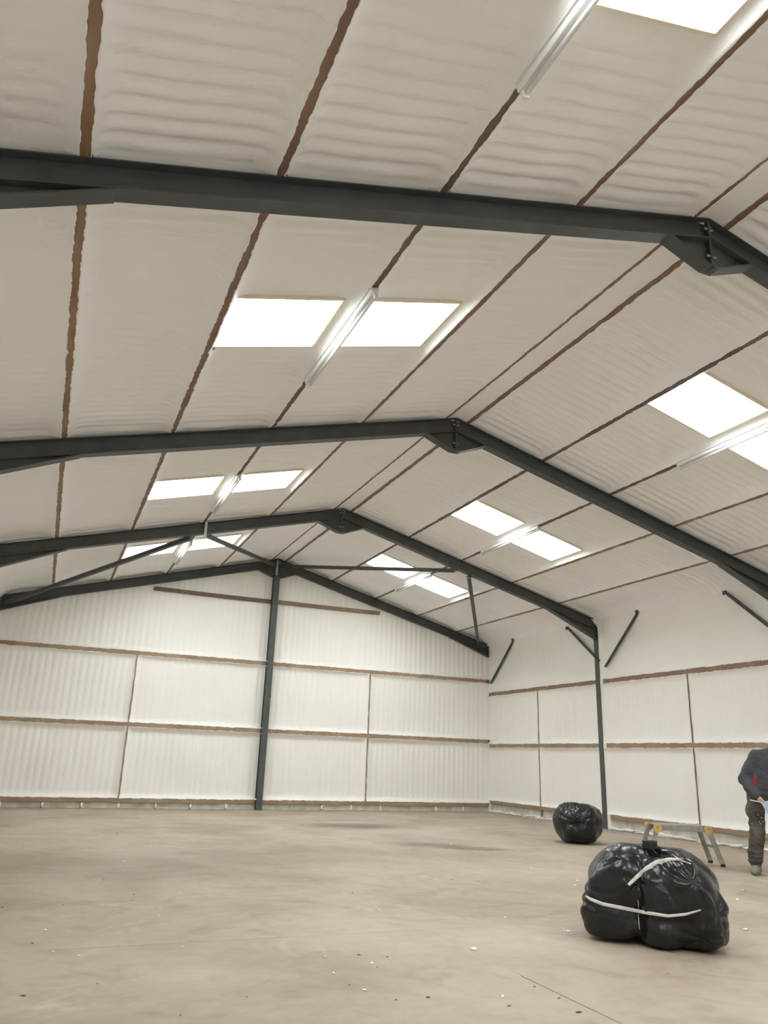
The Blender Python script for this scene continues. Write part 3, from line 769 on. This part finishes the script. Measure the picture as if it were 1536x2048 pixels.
_tr = np.random.default_rng(12)
TRI = [(lambda v: v / np.linalg.norm(v))(_tr.normal(size=3)) for _ in range(14)]; TRF = _tr.uniform(2.2, 7.5, 14); TRP = _tr.uniform(0, 2, 14)
def crumple(x, y, z):                        # flat facets meeting in sharp creases
    wx, wy, wz = (c + .05 * vnoise(x * 3.5 + q, y * 3.5, z * 3.5, seed=101 + i) for i, (c, q) in enumerate(((x, 0), (y, 3), (z, 6))))
    r = 0
    for n_, f_, p_ in zip(TRI, TRF, TRP):
        t = np.mod((wx * n_[0] + wy * n_[1] + wz * n_[2]) * f_ + p_, 2); r = r + (np.abs(t - 1) - .5) / f_
    return r
def ridged(x, y, z, seed): return 1 - np.abs(fbm(x, y, z, seed, 3))
E1 = np.array([.745, -.667, 0.]); E2 = np.array([.667, .745, 0.])
GP = [(-.12, -.36, .12), (.24, -.30, .14), (-.49, -.22, .00), (.40, -.28, -.04), (.05, -.15, .33), (.30, -.36, -.20)]
def shape1(L, d):
    x, y, z = L[..., 0], L[..., 1], L[..., 2]
    front = np.clip(-d[..., 1] * 1.6 + .4, 0, 1)
    k = np.zeros_like(x)
    # two lobes: the cord pulls a groove into the front
    g = np.exp(-((x + .115 - .05 * z) / .06) ** 2); k -= .045 * g * front
    k += .04 * np.exp(-((x - .22) / .2) ** 2 - ((z + .06) / .3) ** 2) * front
    # strap pulled in round the middle
    zs = -.075 - .05 * np.cos((x - .12) * 3.0) + .02
    k -= .022 * np.exp(-((z - zs) / .035) ** 2) * np.clip(front * 1.2, 0, 1) * np.clip(1.5 - np.abs(x) / .3, 0, 1)
    # creases running out of the gathered points
    for i, (gx, gy, gz) in enumerate(GP):
        dx, dy, dz = x - gx, y - gy, z - gz; R = np.sqrt(dx**2 + dy**2 + dz**2) + 1e-6
        an = np.arctan2(dz, dx + .6 * dy)
        k += .026 * np.exp(-R / .16) * np.clip(R / .03, 0, 1) * (np.abs(np.sin(an * (2.5 + i % 3) + 2.5 * vnoise(x * 3, y * 3, z * 3, seed=40 + i))) - .6)
        k -= .03 * np.exp(-(R / .05) ** 2)
    k += .030 * fbm(x * 2.4 + 5, y * 2.4, z * 2.4, 51, 2)
    k += .085 * crumple(x, y, z) * (1 + .6 * front)
    L = L + d * k[..., None]
    L[..., 0] *= 1 + .035 * np.clip(-L[..., 2] / .3, -1.5, 1)
    L[..., 2] += .03 * np.clip(L[..., 2] / .3, 0, 1) * np.exp(-((L[..., 0] + .02) / .3) ** 2) - .02 * np.clip(L[..., 2] / .3, 0, 1) * np.clip((L[..., 0] - .25) / .2, 0, 1)
    return L
C1 = np.array([4.47, 5.08, 0.])
b1, bW, bQ = bale('wrapped_bale', 'large black plastic-wrapped bale tied with white straps, nearest the viewer', C1, E1, E2, (.458, .38, .61), 3.1, shape1, n=(380, 220))
bvh = BVHTree.FromPolygons([Vector(v) for v in bW], [tuple(q) for q in bQ])
def on_bale(u, v):
    w = ray(u, v); w = w / np.linalg.norm(w)
    hit = bvh.ray_cast(Vector(CAM_C), Vector(w))
    return (np.array(hit[0]), np.array(hit[1]), w) if hit[0] is not None else None
def strap(px_pts, width, m=TAPE, lift=.006, n=60, name='strap'):
    pp = np.array(px_pts, float); s = np.concatenate([[0], np.cumsum(np.hypot(*np.diff(pp, axis=0).T))]); t = np.linspace(0, s[-1], n)
    uv = np.stack([np.interp(t, s, pp[:, 0]), np.interp(t, s, pp[:, 1])], 1)
    wd = np.interp(t, s, np.broadcast_to(width, len(pp)))
    H = [on_bale(*q) for q in uv]; ok = [i for i in range(n) if H[i] is not None]
    if len(ok) < 3: return
    P = np.array([H[i][0] - H[i][2] * lift for i in ok]); wd = wd[ok]
    dep = np.linalg.norm(P - CAM_C, axis=1)                       # keep the strap taut: smooth its depth
    ker = np.ones(9) / 9; pad = np.pad(dep, 4, mode='edge'); ds = np.minimum(np.convolve(pad, ker, 'valid'), dep)
    P = CAM_C + (P - CAM_C) * (ds / dep)[:, None]
    tg = np.gradient(P, axis=0); tg /= np.linalg.norm(tg, axis=1)[:, None]
    nr = (CAM_C - P); nr /= np.linalg.norm(nr, axis=1)[:, None]
    sd = np.cross(tg, nr); sd /= np.linalg.norm(sd, axis=1)[:, None]
    rows = []
    for a, h in ((-1, -.003), (-.9, .0), (-.3, .004), (.3, .001), (.9, .003), (1, -.003)): rows.append(P + sd * (a * wd[:, None] / 2) + nr * h)
    back = [P + sd * (a * wd[:, None] / 2) - nr * .006 for a in (1, -1)]
    G = np.stack(rows + back, 1); k = G.shape[1]; nn = len(P)
    i = np.arange(nn * k).reshape(nn, k); Q = np.stack([i[:-1], i[1:], np.roll(i, -1, 1)[1:], np.roll(i, -1, 1)[:-1]], -1).reshape(-1, 4)
    return npobj(name, G.reshape(-1, 3), Q, m, b1)
strap([(1171, 1791), (1180, 1798), (1205, 1808), (1250, 1817), (1290, 1825), (1335, 1832), (1370, 1829), (1402, 1820)], [.008, .022, .024, .026, .024, .02, .018, .008])
strap([(1257, 1770), (1275, 1753), (1295, 1737), (1315, 1726), (1340, 1720), (1362, 1719)], [.02, .028, .036, .044, .034, .014])
strap([(1276, 1800), (1277, 1815), (1277, 1835), (1279, 1858)], .005, name='cord')
strap([(1349, 1712), (1365, 1722), (1382, 1728)], .008, name='cord')

E1b = np.array([.80, -.60, 0.]); E2b = np.array([.60, .80, 0.])
def shape2(L, d):
    x, y, z = L[..., 0], L[..., 1], L[..., 2]
    k = np.zeros_like(x)
    R = np.hypot(x + .03, (z + .01)); an = np.arctan2(z + .01, x + .03); front = np.clip(-d[..., 1] * 2, 0, 1)
    k -= .022 * np.exp(-(R / .09) ** 2) * front
    k += .014 * front * (np.abs(np.sin(an * 3.5 + 3 * vnoise(x * 5, y * 5, z * 5, seed=71))) - .6)
    k -= .04 * front * np.exp(-((x + .03) / .15) ** 2 - ((z - .0) / .04) ** 2)
    top = np.clip(d[..., 2] * 1.5 - .3, 0, 1)
    k += .012 * top * (np.abs(np.sin(x * 40 + 5 * vnoise(x * 4, y * 4, z * 4, seed=75))) - .5)
    k += .03 * fbm(x * 3, y * 3 + 8, z * 3, 77, 2) + .045 * crumple(x * 1.3 + 2, y * 1.3, z * 1.3)
    return L + d * k[..., None]
f2 = floor_at(1157, 1688)
C2 = np.array([f2[0] + .60 * .20, f2[1] + .80 * .20, 0])
bale('wrapped_bale', 'smaller round black plastic-wrapped bale near the right wall', C2, E1b, E2b, (.385, .40, .635), 2.4, shape2, n=(220, 120))

# ------------------------------------------------------------------ aluminium work platform
a_, w_ = np.array([.915, -.40, 0]), np.array([.40, .915, 0])
A0 = np.array([8.52, 8.51, 0.])              # under the near right corner of the deck
LEN, WID, HT = .70, .33, .50
wp = thing('work_platform', tuple(A0 - a_ * LEN / 2 + w_ * WID / 2), 'small folding aluminium work platform with yellow hinges behind the large bale', 'platform')
zv = np.array([0, 0, 1.0])
deck = MB().box(A0 - a_ * LEN / 2 + w_ * WID / 2 + zv * (HT - .012), a_, w_, zv, LEN / 2, WID / 2, .010).build('deck', ALU, wp, bevel=.003)
for side in (0, 1):
    base_ = A0 + w_ * WID * side
    MB().box(base_ - a_ * LEN / 2 + zv * (HT - .038), a_, w_, zv, LEN / 2, .012, .038).build('side_rail', ALU, wp, bevel=.003)
    for end in (0, 1):
        sg = 1 if end == 0 else -1
        top = base_ - a_ * LEN * end + zv * (HT - .05) + (w_ * (-.014 if side == 0 else .014))
        foot = top + a_ * sg * .14; foot = np.array([foot[0], foot[1], .0]) + (w_ * (-.03 if side == 0 else .03))
        lg = MB().bar(top, foot + zv * .03, .028, .062, up=a_ * sg).build('leg', ALU, wp, bevel=.002)
        MB().bar(foot + zv * .035, foot, .036, .058, up=a_ * sg).build('rubber_foot', BLACKP, lg, bevel=.003)
        hp = base_ - a_ * (LEN * end - sg * .0) + zv * (HT - .035) + w_ * (-.03 if side == 0 else .03)
        hg = MB(); pts = []
        for t in np.linspace(0, 2 * np.pi, 14, endpoint=False):
            pts.append(hp + a_ * (.055 * math.cos(t) * (1.15 if math.cos(t) * sg < 0 else .9)) + zv * (.058 * math.sin(t) - .012 + .006 * math.cos(2 * t)))
        th_ = w_ * .008; n_ = len(pts)
        hg.add([p - th_ for p in pts] + [p + th_ for p in pts], [tuple(range(n_)), tuple(range(2 * n_ - 1, n_ - 1, -1))] + [(i, i + n_, (i + 1) % n_ + n_, (i + 1) % n_) for i in range(n_)])
        hh = hg.build('hinge', YELLOW, wp)
        MB().cyl(hp - w_ * .014, hp + w_ * .014, .012, n=10).build('pivot', ALU, hh)
for end in (0, 1):
    sg = 1 if end == 0 else -1
    for zz in (.24,):
        k = (HT - .05 - zz) / (HT - .05)
        p0 = A0 - a_ * LEN * end + a_ * sg * .14 * k + zv * zz - w_ * .03; p1 = p0 + w_ * (WID + .06)
        MB().bar(p0, p1, .03, .022, up=a_).build('rung', ALU, wp, bevel=.002)

# ------------------------------------------------------------------ black tape roll lying on the large bale
TT = CAM_C + ray(1299, 1681) * 5.84                      # top of the roll
zs_ = []
for t in np.linspace(0, 2 * np.pi, 12, endpoint=False):
    h_ = bvh.ray_cast(Vector((TT[0] + .045 * math.cos(t), TT[1] + .045 * math.sin(t), 2)), Vector((0, 0, -1)))
    if h_[0]: zs_.append(h_[0].z)
z0 = max(zs_) - .004; z1 = max(TT[2], z0 + .045)
prof = [(.040, z0), (.054, z0), (.0555, z0 + .003), (.0555, z1 - .003), (.054, z1), (.040, z1)]
nn = 32; V = []; Q = []; k = len(prof)
for i in range(nn):
    t = 2 * math.pi * i / nn
    for r, z in prof: V.append((TT[0] + r * math.cos(t), TT[1] + r * math.sin(t), z))
for i in range(nn):
    for j in range(k): Q.append((i * k + j, ((i + 1) % nn) * k + j, ((i + 1) % nn) * k + (j + 1) % k, i * k + (j + 1) % k))
tr_ = thing('tape_roll', (TT[0], TT[1], z0), 'black roll of tape lying on top of the large black bale', 'tape roll')
npobj('tape', V, Q, BLACKP, tr_, smooth=False)
prof = [(.0365, z0 + .002), (.0395, z0 + .002), (.0395, z1 - .002), (.0365, z1 - .002)]; V = []; Q = []; k = 4
for i in range(nn):
    t = 2 * math.pi * i / nn
    for r, z in prof: V.append((TT[0] + r * math.cos(t), TT[1] + r * math.sin(t), z))
for i in range(nn):
    for j in range(k): Q.append((i * k + j, ((i + 1) % nn) * k + j, ((i + 1) % nn) * k + (j + 1) % k, i * k + (j + 1) % k))
npobj('core', V, Q, CHIP, tr_, smooth=False)

# ------------------------------------------------------------------ the person at the right edge
NAVY = mat('dark_navy_fleece', (0.050, 0.051, 0.062), 0.9, var=(0.070, 0.070, 0.080), scale=9, bump=.3, bscale=35)
TROU = mat('dark_work_trousers', (0.045, 0.043, 0.040), 0.9, var=(0.14, 0.125, 0.10), scale=4, bump=.5, bscale=14)
SKIN = mat('skin', (0.52, 0.30, 0.22), 0.55, var=(0.58, 0.35, 0.26), scale=12)
BOOT = mat('dusty_boots', (0.26, 0.24, 0.19), 0.85, var=(0.16, 0.145, 0.115), scale=14, bump=.3)
REDP = mat('red_fabric', (0.30, 0.02, 0.03), 0.85, var=(0.24, 0.015, 0.025), scale=20)
HAIR = mat('brown_hair', (0.055, 0.035, 0.022), 0.7, var=(0.075, 0.05, 0.03), scale=40, bump=.6, bscale=90, stretch=(1, 1, .3))
SPOT = mat('foam_spots', (0.72, 0.69, 0.62), .8, var=(.78, .75, .7), scale=20)
BLUE = mat('pale_blue_sheet', (0.34, 0.45, 0.60), 0.6, var=(0.42, 0.52, 0.66), scale=8, bump=.2, bscale=20)
PB = floor_at(1545, 1750); PX, PY = np.array([.745, -.667, 0]), np.array([-.667, -.745, 0])
def loc2w(V):
    V = np.asarray(V, float); return PB + V[..., :1] * PX + V[..., 1:2] * PY + V[..., 2:] * zv
sd = SDF((-.46, -.42, -.02), (.62, .46, 1.86), .0075)
M_T, M_J, M_S, M_B, M_R = 0, 1, 2, 3, 4
# boots
for fx, fy, yaw, lift in ((-.175, .02, -.25, 0), (.20, -.18, .25, 0)):
    dx, dy = math.sin(yaw), math.cos(yaw)
    heel = (fx - dx * .06, fy - dy * .06, .052); ball = (fx + dx * .11, fy + dy * .11, .045); toe = (fx + dx * .165, fy + dy * .165, .042)
    sd.chain([heel, ball, toe], [.052, .056, .048], .015, M_B); sd.cone((fx, fy - .01, .09), (fx, fy - .01, .16), .05, .052, .02, M_B)
# legs
sd.chain([(-.175, .0, .16), (-.165, .0, .25), (-.14, .015, .40), (-.125, .035, .50), (-.12, .03, .60), (-.105, .01, .80), (-.085, -.02, .94)],
         [.080, .082, .088, .086, .090, .102, .116], .03, M_T)
sd.chain([(.20, -.19, .16), (.19, -.17, .25), (.155, -.07, .42), (.145, -.02, .51), (.13, -.02, .65), (.11, -.02, .80), (.09, -.02, .94)],
         [.072, .072, .077, .074, .084, .096, .112], .03, M_T)
for zz, rr in ((.15, .086), (.20, .088), (.26, .086)):     # trouser legs bunched over the boots
    sd.ell((-.174, .0, zz), (rr, rr, .026), .015, M_T); sd.ell((.197, -.185, zz), (rr, rr, .026), .015, M_T)
sd.ell((-.125, .095, .50), (.055, .03, .085), .02, M_T)       # knee pocket
sd.ell((-.205, -.0, .74), (.030, .06, .08), .02, M_T); sd.ell((.22, -.02, .72), (.03, .06, .08), .02, M_T)   # cargo pockets
sd.ell((0, -.02, .97), (.185, .125, .12), .03, M_T)
# torso leaning to one side
sd.ell((.02, -.01, 1.04), (.185, .13, .14), .04, M_J)
sd.ell((.06, -.005, 1.16), (.19, .13, .17), .05, M_J)
sd.ell((.115, .0, 1.32), (.205, .13, .17), .05, M_J)
sd.cone((-.03, -.005, 1.43), (.29, -.01, 1.44), .078, .078, .05, M_J)
sd.cone((.14, .0, 1.44), (.17, .01, 1.52), .085, .062, .04, M_J)
# neck and head
sd.cone((.165, .01, 1.49), (.225, .03, 1.60), .056, .054, .012, M_S)
hc = np.array([.245, .055, 1.69])
sd.ell(hc, (.074, .096, .105), .02, M_S); sd.ell(hc + (0, .035, -.065), (.052, .055, .055), .03, M_S); sd.ell(hc + (0, .075, -.098), (.026, .024, .022), .02, M_S)
sd.cone(hc + (0, .092, .008), hc + (0, .112, -.022), .009, .014, .012, M_S)
sd.ell(hc + (0, .092, -.058), (.024, .010, .007), .008, M_S); sd.ell(hc + (0, .088, .024), (.05, .014, .010), .015, M_S)
for e in (-1, 1):
    sd.ell(hc + (e * .077, -.008, -.005), (.012, .02, .031), .006, M_S)
# right arm: bent, hand in front of the hip
SH, EL, WR = (-.045, -.01, 1.405), (-.205, -.02, 1.13), (-.10, .16, .93)
sd.chain([SH, (-.13, -.02, 1.27), EL], [.084, .076, .070], .04, M_J); sd.chain([EL, (-.16, .06, 1.04), WR], [.071, .068, .053], .03, M_J)
for t, rr in ((.5, .064), (.68, .060), (.85, .055)):
    p = np.array(EL) * (1 - t) + np.array(WR) * t; sd.ell(p, (rr, rr, .022), .02, M_J)
# left arm hanging, slightly bent
sd.chain([(.315, -.02, 1.41), (.385, -.05, 1.24), (.405, -.06, 1.12)], [.076, .066, .058], .04, M_J); sd.chain([(.405, -.06, 1.12), (.40, .02, .98), (.39, .06, .88)], [.058, .050, .040], .03, M_J)
def hand(wr, d, across, nrm, curl):
    wr, d, across, nrm = (np.array(t, float) for t in (wr, d, across, nrm))
    sd.chain([wr, wr + d * .03], [.030, .032], .012, M_S)
    palm = wr + d * .065
    for o in (-.027, -.009, .009, .027): sd.cone(wr + d * .03 + across * o * .8, wr + d * .10 + across * o, .014, .0125, .012, M_S)
    for o, ln in zip((-.029, -.0095, .0095, .029), (.072, .082, .076, .060)):
        p0 = wr + d * .10 + across * o; dirs = d.copy(); pts = [p0]
        for j, fr in enumerate((.45, .32, .23)):
            a = curl * (j + .6); v = d * math.cos(a) + nrm * math.sin(a); pts.append(pts[-1] + v * ln * fr)
        sd.chain(pts, [.0100, .0092, .0086, .0078], .004, M_S)
    t0 = wr + d * .035 - across * .030; sd.chain([t0, t0 - across * .026 + d * .026 + nrm * .012, t0 - across * .022 + d * .056 + nrm * .030], [.0135, .0115, .0095], .006, M_S)
hd = np.array([.55, .55, -.63]); hd /= np.linalg.norm(hd)
ac = np.cross(hd, (0, 0, 1.0)); ac /= np.linalg.norm(ac); ac2 = np.cross(ac, hd)
hand(np.array(WR) + hd * .035, hd, -ac * .5 + ac2 * .86, ac * .86 + ac2 * .5, .62)
hand((.388, .068, .86), (-.05, .25, -.967), (0, .968, .25), (-1, 0, .05), .45)
V, Q = surface_nets(sd.F, sd.org, sd.h)
ij = np.clip(np.round((V - sd.org) / sd.h).astype(int), 0, np.array(sd.F.shape) - 1); mid = sd.id[ij[:, 0], ij[:, 1], ij[:, 2]]
# cloth folds on jumper and trousers
cl = (mid == M_J) | (mid == M_T)
nV = np.zeros_like(V); fn = np.cross(V[Q[:, 2]] - V[Q[:, 0]], V[Q[:, 3]] - V[Q[:, 1]])
for j in range(4): np.add.at(nV, Q[:, j], fn)
nV /= np.linalg.norm(nV, axis=1)[:, None] + 1e-9
fold = .011 * (ridged(V[:, 0] * 5, V[:, 1] * 5, V[:, 2] * 9 + V[:, 0] * 4, 91) - .72) + .006 * (ridged(V[:, 0] * 11, V[:, 1] * 11, V[:, 2] * 16, 95) - .7)
V = V + nV * (fold * cl)[:, None]
V[:, 2] = np.maximum(V[:, 2], 0.0)
pe = thing('person', tuple(PB), 'person in dark fleece and stained work trousers walking at the right edge', 'person')
body = npobj('body', loc2w(V), Q, TROU, pe)
for mm in (NAVY, SKIN, BOOT, REDP): body.data.materials.append(mm)
mq = mid[Q]; fmat = np.array([np.bincount(r, minlength=5).argmax() for r in mq], np.int32)
body.data.polygons.foreach_set('material_index', fmat); body.data.update()
# hair cap, eyes, red patch on the jumper, foam spots on the trouser leg
hs = SDF((-.0 + hc[0] - .13, hc[1] - .16, hc[2] - .16), (hc[0] + .13, hc[1] + .16, hc[2] + .16), .006)
hs.ell(hc + (0, -.008, .012), (.081, .103, .108), .01)
g = np.meshgrid(*hs.ax, indexing='ij')
cut = (g[1] - hc[1] - .055) * .75 - (g[2] - hc[2] - .045) * .95
hs.F = np.maximum(hs.F, cut)
hs.F = np.maximum(hs.F, -(g[2] - (hc[2] - .065)))
HV, HQ = surface_nets(hs.F, hs.org, hs.h)
npobj('hair', loc2w(HV), HQ, HAIR, pe)
EYE = mat('eye', (.05, .04, .03), .2, var=(.08, .06, .04), scale=60)
for e in (-1, 1): blob(pe, loc2w(hc + np.array([e * .030, .089, .010])), (.009, .009, .006), 'eye', EYE, seed=.1)
def bvh_of(V, Q): return BVHTree.FromPolygons([Vector(v) for v in V], [tuple(int(i) for i in q) for q in Q])
bt = bvh_of(V, Q)
def patch(name, x0, x1, z0, z1, m, n=9):
    P = []
    xs, zs = np.linspace(x0, x1, n), np.linspace(z0, z1, n)
    for x in xs:
        for z in zs:
            hit = bt.ray_cast(Vector((x, .6, z)), Vector((0, -1, 0))); P.append((x, (hit[0].y if hit[0] else 0) + .004, z))
    npobj(name, loc2w(np.array(P)), gridquads(n, n), m, pe)
patch('chest_panel', -.105, -.065, 1.06, 1.19, REDP)
for i in range(7):
    x, z = rng.uniform(-.19, -.05), rng.uniform(.55, .72)
    hit = bt.ray_cast(Vector((x, .6, z)), Vector((0, -1, 0)))
    if hit[0]: blob(pe, loc2w(np.array(hit[0])), np.array([1, 1, 1.5]) * rng.uniform(.003, .007), 'foam_spot', SPOT, n=(8, 6), seed=i * 1.0)
# pale blue sheet and white stick in the hand
gr = np.array(WR) + hd * .145
us, vs = np.linspace(0, 1, 14), np.linspace(0, 1, 16); u, v = np.meshgrid(us, vs, indexing='ij')
xs = gr[0] - .045 + u * .27 + v * .11; zs = gr[2] + .02 + u * .10 - v * .27; ys = gr[1] + .01 + .03 * np.sin(u * 4 + v * 2) + .02 * v
P = np.stack([xs, ys, zs], -1).reshape(-1, 3); n_ = len(P); P = np.concatenate([P, P - np.array([0, .004, 0])])
g_ = gridquads(14, 16); Qs = np.concatenate([g_, g_[:, ::-1] + n_])
sh = npobj('folded_sheet', loc2w(P), Qs, BLUE, loc=tuple(loc2w(gr)))
tag(sh, 'pale blue folded sheet held by the person', 'sheet')
p0, p1 = loc2w(gr + np.array([-.17, -.02, .045])), loc2w(gr + np.array([-.02, -.005, .02]))
st = MB().cyl(p0, p1, .006, n=8).build('marker_stick', WHITE_EN, None, loc=tuple(p0)); tag(st, 'thin white stick poking from the hand of the person', 'stick')

# ------------------------------------------------------------------ crumbs and chips on the floor
W_PX = [(90, 1861, 1.5), (248, 1724, 1.6), (157, 1912, 1.2), (318, 1832, 1), (650, 1914, 1.1), (667, 1947, 1.3), (743, 1928, 1.6), (729, 1981, 1.2), (69, 1630, 1.6), (137, 1864, .8), (106, 1903, .8),
        (1155, 1762, 1.8), (1150, 1771, 1.3), (1475, 1800, 2.2), (1491, 1860, 2.0), (1136, 1864, 2.4), (1142, 1868, 1.8), (1128, 1862, 1.2), (948, 1899, 2.4), (1005, 1994, 1.6), (902, 1688, 1.4), (1062, 1737, 1.6),
        (855, 1740, 1.2), (1010, 1836, 1.4), (358, 1785, 1), (365, 1895, .9), (1485, 1780, 1.2), (757, 1821, 1.3), (320, 1819, .8), (580, 1910, .7)]
K_PX = [(207, 1760, 1.5), (225, 1822, 1.1), (268, 1789, 1.5), (265, 1801, 1.6), (46, 1992, 1.8), (718, 1910, 1.9), (195, 1968, 1.1), (525, 1816, 1), (705, 1786, 1.6), (390, 1663, 1.1), (235, 1668, 2), (100, 1680, 1), (65, 1887, 1.8),
        (5, 1815, 2), (127, 1810, 1.5), (699, 1970, 1.2), (755, 1934, 1.1), (494, 1994, 1), (361, 2031, 1.1), (856, 1995, 2.2), (1069, 1974, 1.6), (1158, 2025, 2.2), (1018, 2012, 1.6), (1118, 1997, 1.8), (1345, 1905, 2.4),
        (1335, 1947, 1.2), (957, 1763, 1.6), (904, 1759, 1.6), (852, 1637, 1.4), (792, 2000, 1.3), (775, 1914, 1.6), (1243, 1667, 1.4), (1490, 1782, 1.5), (322, 1744, 1.2), (124, 1771, .9)]
protoV = []
for kind, lst, mm, nm, lab, cat, grp in ((0, W_PX, CRUMB, 'foam_crumb', 'tiny white crumb of foam lying on the concrete floor', 'crumb', 'foam crumbs on the floor'),
                                         (1, K_PX, CHIP, 'debris_chip', 'small dark chip of debris lying on the concrete floor', 'debris', 'dark chips on the floor')):
    for i, (u, v, sz) in enumerate(lst):
        c = floor_at(u, v); r = sz * (.0085 if kind == 0 else .0058) * (1 + .03 * np.linalg.norm(c))
        k = (rng.uniform(.8, 1.5), rng.uniform(.5, .9), .4 if kind == 0 else .25)
        th = rng.uniform(0, 3.14); n = (9, 6)
        o = blob(None, (0, 0, 0.0), (r * k[0], r * k[1], r * k[2] * 1.6), nm, mm, n, seed=i * 1.7 + kind)
        o.location = (c[0], c[1], 0.0005); o.rotation_euler = (0, 0, th); tag(o, lab, cat, grp)
